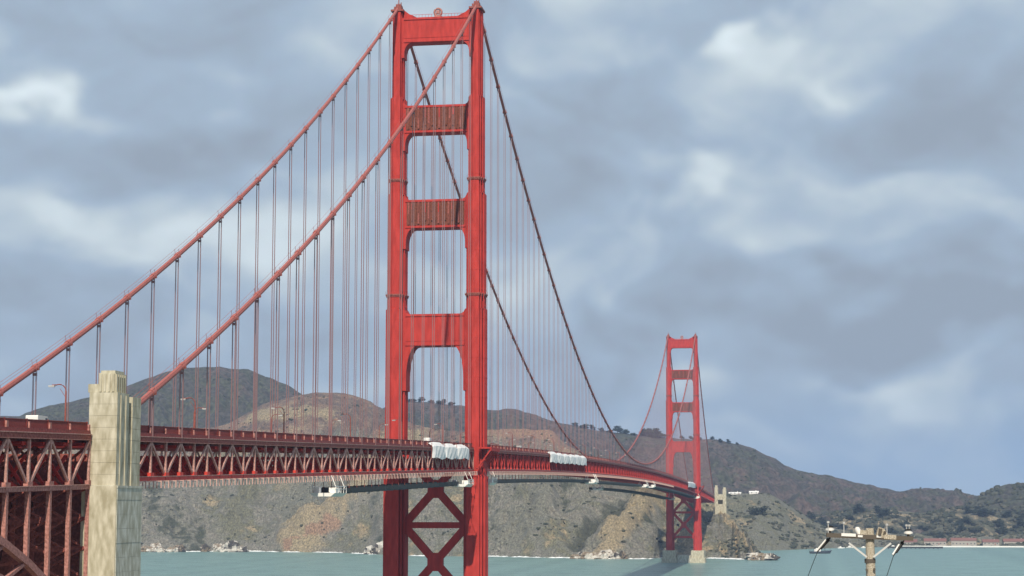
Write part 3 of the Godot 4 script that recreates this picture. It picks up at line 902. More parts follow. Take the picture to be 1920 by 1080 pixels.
func tarpaulin(z0: float, z1: float, n: int, up: float, down: float, label: String) -> void:
	var zm := (z0 + z1) / 2
	var r := thing("tarpaulin_enclosure", Vector3(CX, deck_y(zm) - down, zm), label, "tarpaulin", "white tarpaulin enclosures along the footway")
	for k in n:
		var a := lerpf(z0, z1, (k + 0.04) / n)
		var b := lerpf(z0, z1, (k + 0.96) / n)
		var rise := deck_y((a + b) / 2) - deck_y(zm)
		var q := MB.new()
		# each sheet billows: an arched outline bowed outwards, with folds
		var nu := 28
		var nv := 8
		var g := []
		for i in nu + 1:
			var row := []
			for j in nv + 1:
				var u := i / float(nu)
				var t := j / float(nv)
				var bow := pow(sin(PI * u), 0.45)
				var yy := (up + down - 0.35 * absf(sin(k * 2.4))) * t - 0.55 * (1.0 - bow) * t + 0.25 * sin(u * 9.0 + k * 2.0) * (1.0 - t)
				var xx := 0.7 + 1.3 * bow * (0.75 + 0.25 * sin(PI * (0.2 + 0.7 * t))) - 2.0 * maxf(t - 0.8, 0.0) * 3.0 + 0.17 * sin(u * 17.0 + t * 3.0 + k * 1.7) + 0.10 * sin(u * 41.0 - t * 6.0 + k) * (1.0 - 0.5 * t)
				row.append(Vector3(xx, yy + rise, lerpf(a, b, u) - zm))
			g.append(row)
		for i in nu:
			for j in nv:
				q.quad(g[i][j], g[i][j + 1], g[i + 1][j + 1], g[i + 1][j])
				var d := Vector3(-0.05, 0, 0)
				q.quad(g[i + 1][j] + d, g[i + 1][j + 1] + d, g[i][j + 1] + d, g[i][j] + d)
		part(r, "sheet", q.mesh(), M.tarp)
		part(r, "frame_post", unit, M.faded, Vector3(0.6, rise + (up + down) / 2 - 0.4, a - zm), Basis.from_scale(Vector3(0.15, up + down, 0.15)))

var lamp_proto: Node3D
func lamp(x: float, z: float, label: String) -> void:
	var group := "lamp posts along the roadway"
	var s := -signf(x)
	if lamp_proto == null:
		lamp_proto = thing("street_lamp", Vector3.ZERO, label, "street lamp", group)
		var q := MB.new()
		q.ring_tube(PackedVector3Array([Vector3(0, 0, 0), Vector3(0, 0.6, 0), Vector3(0, 0.7, 0), Vector3(0, 6.2, 0)]), PackedFloat32Array([0.26, 0.26, 0.17, 0.12]), 8)
		part(lamp_proto, "post", q.mesh(), M.faded)
		q = MB.new()
		var p := PackedVector3Array()
		for k in 9:
			var a := PI * k / 8.0 * 0.62
			p.append(Vector3(1.15 - 1.15 * cos(a), 6.1 + 1.15 * sin(a), 0))
		p.append(Vector3(2.3, 7.15, 0))
		q.tube(p, 0.085, 6)
		part(lamp_proto, "arm", q.mesh(), M.faded)
		q = MB.new()
		q.box(Vector3(2.35, 7.0, 0), Vector3(1.0, 0.2, 0.45))
		q.box(Vector3(2.35, 6.86, 0), Vector3(0.8, 0.1, 0.34))
		part(lamp_proto, "lamp_head", q.mesh(), M.galv)
		q = MB.new()
		q.beam(Vector3(0, 5.2, 0), Vector3(1.0, 6.6, 0), 0.06, 0.06)
		part(lamp_proto, "bracket", q.mesh(), M.faded)
		lamp_proto.position = Vector3(x, deck_y(z) + 0.9, z)
		lamp_proto.rotation.y = 0.0 if s > 0 else PI
		return
	var o: Node3D = lamp_proto.duplicate()
	o.name = numbered("street_lamp")
	add_child(o)
	o.set_meta("label", label)
	o.position = Vector3(x, deck_y(z) + 0.9, z)
	o.rotation.y = 0.0 if s > 0 else PI

func van(x: float, z: float, turn: float, tall: float, body: Material, label: String) -> void:
	var r := thing("delivery_van", Vector3(x, deck_y(z) + 0.905, z), label, "van", "vans on the bridge roadway")
	r.rotation.y = turn
	var side := PackedVector2Array([Vector2(-2.7, 0.45), Vector2(2.75, 0.45), Vector2(2.8, 0.95), Vector2(2.55, 1.2), Vector2(1.7, 1.35), Vector2(1.1, tall - 0.15), Vector2(0.8, tall), Vector2(-2.6, tall), Vector2(-2.72, tall - 0.15)])
	var q := MB.new()
	q.prism(side, -0.98, 0.98, func(px, py, d): return Vector3(d, py, -px))
	part(r, "body", q.mesh(), body)
	for s in [-1, 1]:
		q = MB.new()
		q.prism(PackedVector2Array([Vector2(0.2, 1.4), Vector2(1.45, 1.4), Vector2(1.0, tall - 0.3), Vector2(0.2, tall - 0.3)]), -0.01, 0.01, func(px, py, d): return Vector3(d + 0.99 * s, py, -px))
		part(r, "side_window", q.mesh(), M.glass)
		for e in [-1.7, 1.75]:
			q = MB.new()
			q.tube(PackedVector3Array([Vector3(0.86 * s, 0.36, -e), Vector3(1.03 * s, 0.36, -e)]), 0.36, 12)
			part(r, "wheel", q.mesh(), M.rubber)
	q = MB.new()
	q.quad(Vector3(-0.85, 1.42, -1.66), Vector3(-0.85, tall - 0.25, -1.16), Vector3(0.85, tall - 0.25, -1.16), Vector3(0.85, 1.42, -1.66))
	part(r, "windscreen", q.mesh(), M.glass, Vector3(0, 0.02, -0.03))

# ------------------------------------------------------------------ trees
func tree_meshes(sd: int, tall: float, wide: float, tone: Color) -> Array:
	var g := RandomNumberGenerator.new()
	g.seed = sd
	var t := MB.new()
	var top := tall * 0.75
	t.ring_tube(PackedVector3Array([Vector3(0, -1.5, 0), Vector3(0.1, tall * 0.3, 0.1), Vector3(-0.1, top, 0)]), PackedFloat32Array([tall * 0.035, tall * 0.024, tall * 0.008]), 6)
	var c := MB.new()
	var lobes := []
	for k in 12:
		var a := g.randf() * TAU
		var d := wide * g.randf_range(0.15, 0.75)
		var p := Vector3(cos(a) * d, tall * g.randf_range(0.24, 0.84), sin(a) * d)
		lobes.append([p, wide * g.randf_range(0.36, 0.60)])
		t.ring_tube(PackedVector3Array([Vector3(0, tall * g.randf_range(0.25, 0.5), 0), p]), PackedFloat32Array([tall * 0.013, tall * 0.004]), 4)
	for l in lobes:
		for k in 80:
			var d := Vector3(g.randfn(), g.randfn() * 0.72, g.randfn()).normalized() * pow(g.randf(), 0.45)
			var p: Vector3 = l[0] + Vector3(d.x, d.y * 0.72, d.z) * l[1]
			var x := Vector3(g.randfn(), g.randfn(), g.randfn()).normalized()
			var y := x.cross(Vector3(g.randfn(), g.randfn(), g.randfn())).normalized()
			var s := wide * g.randf_range(0.06, 0.13)
			var b := g.randf_range(0.7, 1.35)
			c.tint = Color(tone.r * b, tone.g * b, tone.b * b)
			c.tri(p - x * s, p + x * s * 0.9 + y * s * 0.5, p + y * s * 1.5)
			c.tri(p - x * s, p + y * s * 1.5, p - x * s * 1.3 + y * s)
	return [t.mesh(), c.mesh()]

var tree_bank := []
func tree(at: Vector3, kind: int, size: float, label: String, group: String) -> void:
	var r := thing("tree", at - Vector3(0, 2.6 * size, 0), label, "tree", group)
	r.rotation.y = at.x * 0.37
	r.scale = Vector3(1.35, 0.85, 1.35) * size
	part(r, "trunk", tree_bank[kind][0], M.bark)
	part(r, "crown", tree_bank[kind][1], M.leaf)

# ------------------------------------------------------------------ far shore
func house(at: Vector3, turn: float, w: float, d: float, h: float, wall: Material, roof: Material, label: String) -> void:
	var r := thing("house", at, label, "house", "red-roofed houses on the far shore")
	r.rotation.y = turn
	part(r, "wall", unit, wall, Vector3(0, h / 2 - 1.0, 0), Basis.from_scale(Vector3(w, h + 2.0, d)))
	var q := MB.new()
	var rh := d * 0.36
	q.prism(PackedVector2Array([Vector2(-d / 2 - 0.6, h), Vector2(d / 2 + 0.6, h), Vector2(0, h + rh)]), -w / 2 - 0.5, w / 2 + 0.5, func(px, py, e): return Vector3(e, py, -px))
	var ro := part(r, "roof", q.mesh(), roof)
	part(ro, "chimney", unit, wall, Vector3(w * 0.22, h + rh * 0.9, 0.6), Basis.from_scale(Vector3(1.0, 2.4, 1.0)))
	var n := maxi(int(w / 4.5), 2)
	for f in int(maxf(h / 3.2, 1)):
		for k in n:
			part(r, "window", unit, M.glass, Vector3((k + 0.5) / n * w - w / 2, 1.7 + f * 3.1, d / 2 + 0.03), Basis.from_scale(Vector3(1.3, 1.6, 0.1)))
	part(r, "door", unit, M.maroon, Vector3(w / n, 1.0, d / 2 + 0.05), Basis.from_scale(Vector3(1.2, 2.1, 0.12)))

func boat(at: Vector3, turn: float, length: float, hull: Material, masts: int, label: String) -> void:
	var r := thing("boat", at, label, "boat", "boats off the far shore")
	r.rotation.y = turn
	var q := MB.new()
	var l := length / 2
	var w := length * 0.14
	var f := length * 0.10
	var deckl := [Vector3(-l, f, -w * 0.8), Vector3(l * 0.4, f, -w), Vector3(l * 1.05, f * 1.5, 0), Vector3(l * 0.4, f, w), Vector3(-l, f, w * 0.8)]
	var keel := [Vector3(-l * 0.95, -0.3, -w * 0.6), Vector3(l * 0.35, -0.3, -w * 0.75), Vector3(l * 0.85, -0.3, 0), Vector3(l * 0.35, -0.3, w * 0.75), Vector3(-l * 0.95, -0.3, w * 0.6)]
	for k in 5:
		q.quad(deckl[k], deckl[(k + 1) % 5], keel[(k + 1) % 5], keel[k])
	for k in range(1, 4):
		q.tri(deckl[0], deckl[k + 1], deckl[k])
		q.tri(keel[0], keel[k], keel[k + 1])
	part(r, "hull", q.mesh(), hull)
	q = MB.new()
	q.box(Vector3(-l * 0.3, f + length * 0.05, 0), Vector3(l * 0.6, length * 0.1, w * 1.1))
	q.box(Vector3(-l * 0.25, f + length * 0.12, 0), Vector3(l * 0.35, length * 0.06, w * 0.8))
	part(r, "cabin", q.mesh(), M.white)
	for k in masts:
		var x := -l * 0.55 + k * l * 0.95
		q = MB.new()
		q.tube(PackedVector3Array([Vector3(x, f, 0), Vector3(x, f + length * 0.62, 0)]), 0.12 + length * 0.004, 5)
		part(r, "mast", q.mesh(), M.arm)
		q = MB.new()
		for e in [Vector3(l, f * 1.4, 0), Vector3(-l, f, 0), Vector3(x, f, w), Vector3(x, f, -w)]:
			q.beam(Vector3(x, f + length * 0.6, 0), e, 0.1, 0.1)
		q.beam(Vector3(x, f + length * 0.12, 0), Vector3(x - l * 0.5, f + length * 0.3, 0), 0.25, 0.25)
		part(r, "rigging", q.mesh(), M.arm)

# ------------------------------------------------------------------ utility pole close to the camera
func lathe(q: MB, prof: Array, at: Vector3, turn := Basis()) -> void:
	var p := PackedVector3Array()
	var rr := PackedFloat32Array()
	for e in prof:
		p.append(at + turn * Vector3(0, e[0], 0)); rr.append(e[1])
	q.ring_tube(p, rr, 14)

func utility_pole() -> void:
	var at := Vector3(124.44, 44.5, 576.73)
	var r := thing("utility_pole", at, "weathered pale wooden utility pole with a crossarm in front of the water", "utility pole")
	var q := MB.new()
	var path := PackedVector3Array()
	var radii := PackedFloat32Array()
	for k in 12:
		var t := k / 11.0
		path.append(Vector3(0.012 * sin(t * 9.0), -0.5 + 11.3 * t, 0.01 * cos(t * 7.0)))
		radii.append(lerpf(0.185, 0.108, t) + 0.004 * sin(k * 2.7))
	q.ring_tube(path, radii, 20)
	var pole := part(r, "pole", q.mesh(), M.wood)
	q = MB.new()
	lathe(q, [[-0.05, 0.137], [0.05, 0.137]], Vector3(0, 9.98, 0))
	part(pole, "metal_band", q.mesh(), M.arm)
	q = MB.new()
	for k in [[0.10, 9.78], [-0.09, 9.76]]:
		q.tube(PackedVector3Array([Vector3(k[0], k[1], 0.02), Vector3(k[0], k[1], 0.2)]), 0.03, 8)
	part(pole, "bolt", q.mesh(), M.arm)
	# crossarm, two pieces of timber bolted on either side of the pole top
	var tilt := Basis(Vector3.BACK, -0.042) * Basis(Vector3.UP, 0.10)
	for s in [-1, 1]:
		part(r, "crossarm", unit, M.arm, Vector3(0, 10.58, 0.155 * s), tilt * Basis.from_scale(Vector3(2.16, 0.105, 0.09)))
	var on := func(u: float, v: float, w: float) -> Vector3: return Vector3(0, 10.58, 0) + tilt * Vector3(u, v, w)
	# pale bleached splice plates on the arms
	part(r, "arm_plate", unit, M.porcelain, on.call(-0.55, 0.03, 0.215), tilt * Basis.from_scale(Vector3(0.36, 0.075, 0.02)))
	part(r, "arm_plate", unit, M.porcelain, on.call(-0.26, 0.01, 0.215), tilt * Basis.from_scale(Vector3(0.12, 0.05, 0.02)))
	part(r, "arm_plate", unit, M.wood, on.call(0.48, 0.02, 0.225), tilt * Basis.from_scale(Vector3(0.30, 0.115, 0.03)))
	part(r, "arm_plate", unit, M.porcelain, on.call(0.20, 0.02, 0.215), tilt * Basis.from_scale(Vector3(0.11, 0.05, 0.02)))
	# pin insulators with white skirts
	for u in [-0.99, 0.97]:
		q = MB.new()
		lathe(q, [[0.05, 0.03], [0.13, 0.03]], on.call(u, 0, 0))
		var pin := part(r, "insulator_pin", q.mesh(), M.arm)
		q = MB.new()
		lathe(q, [[0.11, 0.05], [0.13, 0.115], [0.16, 0.11], [0.185, 0.07], [0.20, 0.05]], on.call(u, 0, 0))
		part(pin, "insulator_skirt", q.mesh(), M.porcelain)
		q = MB.new()
		lathe(q, [[0.20, 0.085], [0.225, 0.085], [0.24, 0.03]], on.call(u, 0, 0))
		part(pin, "insulator_cap", q.mesh(), M.rubber)
	for u in [-1.2, -0.62, 0.46, 1.02, 0.95]:
		q = MB.new()
		lathe(q, [[0.05, 0.012], [0.30, 0.012], [0.30, 0.035], [0.345, 0.035], [0.35, 0.012]], on.call(clampf(u, -1.04, 1.04), 0, -0.15 if u > -1 else 0.1))
		part(r, "wire_clamp", q.mesh(), M.galv)
	# cut-out boxes clamped beside the pole top
	q = MB.new()
	lathe(q, [[-0.10, 0.045], [-0.06, 0.075], [0.08, 0.07], [0.11, 0.03]], on.call(-0.30, 0.13, 0.10), Basis(Vector3.BACK, 0.5))
	part(r, "cutout_switch", q.mesh(), M.porcelain)
	part(r, "cutout_bracket", unit, M.wood, on.call(-0.18, 0.10, 0.12), tilt * Basis.from_scale(Vector3(0.16, 0.12, 0.12)))
	q = MB.new()
	q.prism(PackedVector2Array([Vector2(0.14, 0.02), Vector2(0.40, -0.02), Vector2(0.44, 0.05), Vector2(0.34, 0.22), Vector2(0.20, 0.26), Vector2(0.16, 0.14)]), 0.08, 0.2, func(px, py, d): return on.call(px, py, d))
	part(r, "cutout_bracket", q.mesh(), M.wood)
	q = MB.new()
	q.tube(PackedVector3Array([on.call(0.22, 0.06, 0.24), on.call(0.24, 0.22, 0.24)]), 0.04, 8)
	q.tube(PackedVector3Array([on.call(0.34, 0.10, 0.24), on.call(0.35, 0.16, 0.24)]), 0.03, 8)
	part(r, "cutout_switch", q.mesh(), M.arm)
	# flat steel braces
	for s in [-1, 1]:
		bar(r, "arm_brace", M.steel, at + Vector3(0.52 * s, 10.43, 0.2), at + Vector3(0.08 * s, 10.08, 0.16), 0.045, 0.02, at)
	# dead-end insulators hanging from the arm ends, each pulled by its wire
	var ends := [[on.call(-0.98, -0.05, 0), Vector3(-1.30, 10.21, 0.10), Vector3(-2.0, 9.35, 1.4)], [on.call(0.86, -0.05, 0), Vector3(0.58, 10.12, 0.10), Vector3(0.05, 9.4, 1.6)]]
	for e in ends:
		var d: Vector3 = (e[1] - e[0])
		q = MB.new()
		q.ring_tube(PackedVector3Array([e[0], e[0] + d * 0.12, e[0] + d * 0.14, e[0] + d * 0.78, e[0] + d * 0.8, e[1]]), PackedFloat32Array([0.02, 0.02, 0.05, 0.042, 0.018, 0.014]), 10)
		var st := part(r, "strain_insulator", q.mesh(), M.rubber)
		q = MB.new()
		q.tube(PackedVector3Array([e[0] + d * 0.16 + Vector3(-0.055, 0, 0.03), e[0] + d * 0.95 + Vector3(-0.04, 0, 0.03)]), 0.022, 8)
		part(st, "strain_rod", q.mesh(), M.porcelain)
	var far := [[ends[0][1], Vector3(-34.0, -9.0, -60.0), "thin black power line falling away from the crossarm's far tip, beside the boat"], [ends[1][1], Vector3(-30.0, -9.0, -60.0), "thin black power line falling away beside the wooden pole's shaft"]]
	for e in far:
		var w := PackedVector3Array()
		var dx: float = -0.60 if e[0].x < 0 else -0.62
		for k in 13:
			var t := k / 12.0
			w.append(Vector3(e[0].x + dx * t * 3.4 , e[0].y - 4.6 * t - 1.0 * t * t, 0.1 + t * 9.0))
		var o := thing("power_line", at, e[2], "wire", "wires of the utility pole")
		q = MB.new()
		q.tube(w, 0.009, 5)
		part(o, "wire", q.mesh(), M.rubber)

# ------------------------------------------------------------------ everything
func _ready() -> void:
	rng.seed = 7
	var cam := Camera3D.new()
	add_child(cam)
	cam.name = "camera"
	cam.position = Vector3(122.934, 55.853, 625.708)
	cam.rotation_degrees = Vector3(6.5575, 8.829, 0)
	cam.fov = 17.272
	cam.near = 0.5
	cam.far = 30000.0
	cam.current = true

	var env := Environment.new()
	env.background_mode = Environment.BG_SKY
	var sky := Sky.new()
	sky.sky_material = make_sky()
	env.sky = sky
	env.background_energy_multiplier = 1.0
	env.tonemap_mode = Environment.TONE_MAPPER_LINEAR
	env.tonemap_exposure = 1.34
	env.sdfgi_enabled = true
	env.ssao_enabled = true
	env.ssil_enabled = true
	env.fog_enabled = true
	env.fog_density = 0.000075
	env.fog_light_color = Color(0.64, 0.75, 0.92)
	var we := WorldEnvironment.new()
	we.environment = env
	we.name = "world_environment"
	add_child(we)

	var sun := DirectionalLight3D.new()
	sun.name = "sun"
	sun.light_energy = 1.1
	sun.light_color = Color(1.0, 0.95, 0.87)
	sun.light_angular_distance = 0.6
	sun.shadow_enabled = true
	add_child(sun)
	var az := deg_to_rad(7.0)
	var el := deg_to_rad(40.0)
	var to_sun := Vector3(cos(el) * sin(az), sin(el), cos(el) * cos(az))
	sun.look_at_from_position(to_sun * 500.0, Vector3.ZERO)

	unit = BoxMesh.new()
	unit.size = Vector3.ONE
	n1.seed = 41; n1.frequency = 0.01; n1.fractal_octaves = 4; n1.noise_type = FastNoiseLite.TYPE_SIMPLEX_SMOOTH
	n2.seed = 42; n2.frequency = 0.01; n2.fractal_octaves = 4; n2.noise_type = FastNoiseLite.TYPE_SIMPLEX_SMOOTH
	n3.seed = 43; n3.frequency = 0.006; n3.fractal_octaves = 5; n3.noise_type = FastNoiseLite.TYPE_SIMPLEX_SMOOTH
	make_materials()
	rail_mesh = rail_panel()
	var hoop := MB.new()
	hoop.box(Vector3(0, -0.62, 0.85), Vector3(0.16, 1.25, 0.24))
	hoop.box(Vector3(0, -0.62, -0.85), Vector3(0.16, 1.25, 0.24))
	hoop.box(Vector3(0, -0.09, 0), Vector3(0.16, 0.18, 1.46))
	hoop.box(Vector3(-0.75, -0.08, 0), Vector3(1.34, 0.14, 0.14))
	bracket_mesh = hoop.mesh()

	# --- setting
	var sea := PlaneMesh.new()
	sea.size = Vector2(9000, 9000)
	var water := structure("water", sea, M.water)
	water.position = Vector3(0, 0, -2000)
	var scrub := Color(0.090, 0.095, 0.062)
	var olive := Color(0.205, 0.200, 0.130)
	var straw := Color(0.42, 0.34, 0.21)
	var soil := Color(0.40, 0.25, 0.16)
	var stone := Color(0.29, 0.27, 0.22)
	var heath := Color(0.150, 0.112, 0.095)
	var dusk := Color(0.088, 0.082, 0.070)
	var slate := Color(0.235, 0.230, 0.180)
	var brown := Color(0.33, 0.225, 0.155)
	var ha := hill(HILL_A, 3.2, 165, 0.25, 13.0, 260.0, [scrub, slate, stone, slate, olive, straw], M.land, 1,
		[[10.0, 0.74, 6.2, 0.05, 27.0, 26.0, straw], [19.3, 0.78, 16.7, 0.04, 24.0, 18.0, straw], [21.2, 0.9, 24.3, 0.2, 16.0, 5.0, straw], [5.2, 0.55, 3.6, 0.12, 22.0, 9.0, olive], [7.6, 0.66, 6.6, 0.22, 44.0, -16.0, slate], [12.6, 0.97, 14.2, 0.93, 30.0, 0.0, soil],
		[17.6, 0.6, 15.6, 0.1, 18.0, -9.0, scrub], [14.5, 0.66, 12.4, 0.10, 24.0, 8.0, slate], [7.0, 0.10, 6.0, 0.03, 12.0, 2.0, soil], [4.6, 0.93, 6.6, 0.80, 22.0, 4.0, straw]],
		[95.0, 150.0, brown, heath, brown, straw])
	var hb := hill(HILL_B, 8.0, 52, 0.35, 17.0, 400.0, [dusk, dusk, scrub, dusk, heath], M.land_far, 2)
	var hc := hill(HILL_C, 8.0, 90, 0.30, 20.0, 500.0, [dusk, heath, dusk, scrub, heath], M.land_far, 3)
	var hd := hill(HILL_D, 4.0, 75, 0.35, 8.0, 250.0, [scrub, olive, slate, olive, olive, straw], M.land, 4)
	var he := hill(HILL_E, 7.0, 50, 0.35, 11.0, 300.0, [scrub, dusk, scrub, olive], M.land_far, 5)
	var hg := hill(HILL_G, 5.0, 50, 0.4, 9.0, 250.0, [scrub, olive, scrub, straw, olive], M.land, 6)
	var ground := MB.new()
	for i in 40:
		for j in 40:
			var p := []
			for e in [[0, 1], [1, 1], [1, 0], [0, 0]]:
				var x: float = -160.0 + 12.0 * (i + e[0])
				var z: float = 318.0 + 12.0 * (j + e[1])
				var y := 4.0 + 50.0 * smoothstep(385.0, 660.0, z) + 1.2 * n1.get_noise_2d(x * 3.0, z * 3.0)
				if z < 330.0 or x < -140.0:
					y = -3.0
				p.append(Vector3(x, y - (0.8 if z > 610.0 and z < 650.0 and x > 110.0 and x < 136.0 else 0.0), z))
			var t := 0.5 + n3.get_noise_2d(p[0].x * 4.0, p[0].z * 4.0)
			ground.tint = olive.lerp(straw, clampf(t, 0, 1))
			ground.quad(p[0], p[1], p[2], p[3])
	structure("ground", ground.mesh(), M.land)

	# --- the bridge
	tower(0.0, "tall near red steel bridge tower whose top reaches the upper edge of the sky", false)
	tower(-SPAN, "far red bridge tower standing in the water below the headland", true)
	pylon(1.0, 340.0, 1.0, 4.0, "stepped beige concrete pylon beside the near end of the red truss")
	pylon(-1.0, 340.0, 1.0, 4.0, "concrete pylon across the roadway, outside the picture beyond the approach span")
	far_pylon()
	approach()
	var side := [331.0]
	for k in range(42, -1, -1):
		side.append(6.17 + 7.62 * k)
	deck("bridge_deck", "red truss deck span between the concrete pylon and the near tower", side, 0, 48, DEPTH, true, M.pale, M.fresh)
	deck("bridge_deck", "long curving red truss deck between the two towers", spaced(-6.2, -SPAN + 6.2, 166), 1, 56, DEPTH, true, M.orange, M.fresh)
	deck("bridge_deck", "short red deck span beyond the far tower, running to its pale pylon", spaced(-SPAN - 6.2, -SPAN - 343.0, 44), 1, 0, DEPTH, false, M.orange, M.fresh)
	cable(CX, "near red main cable sweeping in front of the near tower, with its suspenders")
	cable(-CX, "red main cable on the far side of the roadway, with its suspenders")

	# --- on and under the deck
	scaffold(10.5, 186.0, 34.0, "dark grey work platform slung under the side span, left of the near tower", 4.7)
	scaffold(10.5, -30.0, -330.0, "dark grey work platform slung under the main span, just beyond the near tower", 4.6)
	scaffold(10.5, -350.0, -640.0, "work platform with white ends slung under the middle of the main span", 5.0)
	scaffold(10.5, -720.0, -1250.0, "work platform under the main span ending at the far tower", 4.6)
	scaffold(-9.0, -560.0, -1180.0, "lower work platform under the far edge of the main span", 7.5)
	tarpaulin(80.0, 20.0, 3, 2.0, 2.9, "three white tarpaulins hung along the footway just before the near tower")
	tarpaulin(-178.0, -310.0, 6, 1.9, 2.9, "row of six white tarpaulins on the main span right of the near tower")
	tarpaulin(-1120.0, -1240.0, 1, 2.4, 3.0, "single white tarpaulin on the deck just before the far tower")
	var ordinal := ["first", "second", "third", "fourth", "fifth", "sixth", "seventh", "eighth", "ninth", "tenth", "eleventh", "twelfth"]
	for s in [1, -1]:
		var row := "near" if s > 0 else "far"
		lamp(10.2 * s, 347.6, "dark red lamp post at the %s edge of the approach span" % row)
		for k in 5:
			lamp(10.2 * s, 285.0 - 61.0 * k, "%s lamp post after the concrete pylon, %s edge of the side span" % [ordinal[k], row])
		for k in 10:
			lamp(10.2 * s, -40.0 - 61.0 * k, "%s lamp post beyond the near tower, %s edge of the main span" % [ordinal[k], row])
	van(6.5, 349.0, 0.0, 2.35, M.white, "white van on the approach span beside the concrete pylon")
	van(-6.5, 366.0, PI, 2.3, M.white, "white van on the approach span farther from the concrete pylon")
	van(9.0, 58.0, 0.0, 2.5, M.white, "white van on the roadway just before the near tower")
	van(9.0, -128.0, 0.0, 2.4, M.galv, "grey van on the main span before the row of tarpaulins")

	# --- shore rocks
	var chalk := Color(0.74, 0.72, 0.66)
	var wet := Color(0.085, 0.075, 0.065)
	var tan := Color(0.30, 0.24, 0.17)
	var rocks := [lump_mesh(1, 0.8, chalk, tan, 0.34, 12, 18, 0.8), lump_mesh(2, 0.7, chalk, wet, 0.40, 12, 18, 1.4), lump_mesh(3, 1.0, tan, wet, 0.36, 12, 18), lump_mesh(4, 0.9, chalk, wet, 0.42, 12, 18, 0.6)]
	var spots := [[-655.0, -1622.0, 26.0, 8, "whitened rock at the water's edge behind the concrete pylon"], [-590.0, -1643.0, 30.0, 8, "whitened rock at the water's edge under the side span"], [-375.0, -1560.0, 16.0, 7, "whitened shore rock close to the near tower's leg"],
		[-98.0, -1400.0, 26.0, 12, "whitened rock at the foot of the headland before the far tower"], [76.0, -1374.0, 13.0, 7, "whitened rock off the tip of the headland"]]
	for s in spots:
		for k in s[3]:
			var p := Vector3(s[0] + ((k + rng.randf()) / s[3] * 2.0 - 1.0) * s[2], 0, s[1] + rng.randf_range(-0.5, 0.5) * s[2] * 0.6)
			var big: float = rng.randf_range(3.5, 8.5) * (1.4 if k % 4 == 1 else 0.9)
			var o := part(self, "shore_rock", rocks[(0 if k % 3 == 0 else rng.randi() % 4)], M.rock, p + Vector3(0, big * 0.15 + maxf(0.0, (s[1] - p.z) * 0.5), 0), Basis(Vector3.UP, rng.randf() * TAU).scaled(Vector3(big, big * rng.randf_range(0.7, 1.3), big)))
			tag(o, "%s, %s from the left" % [s[4], nth(k)], "rock", s[4].replace("whitened rock", "whitened rocks").replace("whitened shore rock", "whitened shore rocks"))
	# surf along the foot of the headland: patches of foam lying on the water
	var surf := MB.new()
	for i in 1500:
		var u := rng.randf()
		var p := hill_point(ha, u, 0.0)
		var q := hill_point(ha, minf(u + 0.003, 1.0), 0.0)
		if n2.get_noise_2d(p.x * 2.2, p.z * 2.2) < -0.08:
			continue
		var along := (q - p)
		along.y = 0
		along = along.normalized() if along.length() > 0.01 else Vector3.RIGHT
		var out := Vector3(along.z, 0, -along.x)
		if out.z < 0:
			out = -out
		var c := p + out * rng.randf_range(0.0, 9.0) + along * rng.randf_range(-3, 3)
		c.y = 0.03 + 0.004 * (i % 50)
		var a := rng.randf_range(2.5, 9.0)
		var b := rng.randf_range(0.6, 2.2)
		var poly := []
		for k in 9:
			var t := TAU * k / 9.0
			poly.append(c + along * cos(t) * a * rng.randf_range(0.6, 1.1) + out * sin(t) * b * rng.randf_range(0.6, 1.2))
		var peak := c + Vector3(rng.randf_range(-0.3, 0.3) * a, rng.randf_range(0.15, 1.1), rng.randf_range(-0.3, 0.3))
		for k in 9:
			surf.tri(peak, poly[(k + 1) % 9], poly[k])
	var sf := part(self, "surf_foam", surf.mesh(), M.foam)
	tag(sf, "white surf breaking along the foot of the headland", "foam")
	stuff(sf)

	# --- shrubs on the slopes (too many and too small to count)
	var bush := [lump_mesh(11, 0.75, Color(0.030, 0.036, 0.020), Color(0.055, 0.060, 0.034), 0.3, 5, 8), lump_mesh(12, 0.7, Color(0.045, 0.048, 0.030), Color(0.085, 0.080, 0.050), 0.34, 5, 8)]
	var plots := [[ha, 3400, 0.02, 0.97, 0.8, 2.4], [hb, 400, 0.2, 0.96, 1.2, 3.0], [hc, 900, 0.1, 0.96, 1.2, 3.2], [hd, 1500, 0.03, 1.0, 1.5, 4.0], [he, 1200, 0.05, 1.0, 3.0, 6.5], [hg, 1600, 0.05, 1.0, 2.5, 6.0]]
	for bi in 2:
		var spotsx := []
		for pl in plots:
			for k in pl[1] / 2:
				var p := hill_point(pl[0], rng.randf(), rng.randf_range(pl[2], pl[3]))
				if n3.get_noise_3d(p.x * 2.5, p.z * 2.5, 50.0 * bi) < (0.10 if p.x > -560.0 and p.x < 60.0 and p.z > -2100.0 else -0.05):
					continue
				var s: float = rng.randf_range(pl[4], pl[5]) * rng.randf_range(0.6, 1.0)
				spotsx.append(Transform3D(Basis(Vector3.UP, rng.randf() * TAU).scaled(Vector3(s * rng.randf_range(0.9, 1.5), s, s)), p + Vector3(0, s * 0.2, 0)))
		var mm := MultiMesh.new()
		mm.transform_format = MultiMesh.TRANSFORM_3D
		mm.mesh = bush[bi]
		mm.instance_count = spotsx.size()
		for k in spotsx.size():
			mm.set_instance_transform(k, spotsx[k])
		var o := MultiMeshInstance3D.new()
		o.multimesh = mm
		o.material_override = M.leaf
		o.name = numbered("shrubbery")
		add_child(o)
		tag(o, ["dark green coastal scrub scattered over the headland slopes", "olive coyote brush scattered over the headland slopes"][bi], "shrubs")
		stuff(o)

	# --- trees
	tree_bank = [tree_meshes(1, 16.0, 8.0, Color(0.035, 0.047, 0.030)), tree_meshes(2, 12.0, 7.5, Color(0.045, 0.055, 0.035)), tree_meshes(3, 20.0, 7.0, Color(0.030, 0.042, 0.030))]
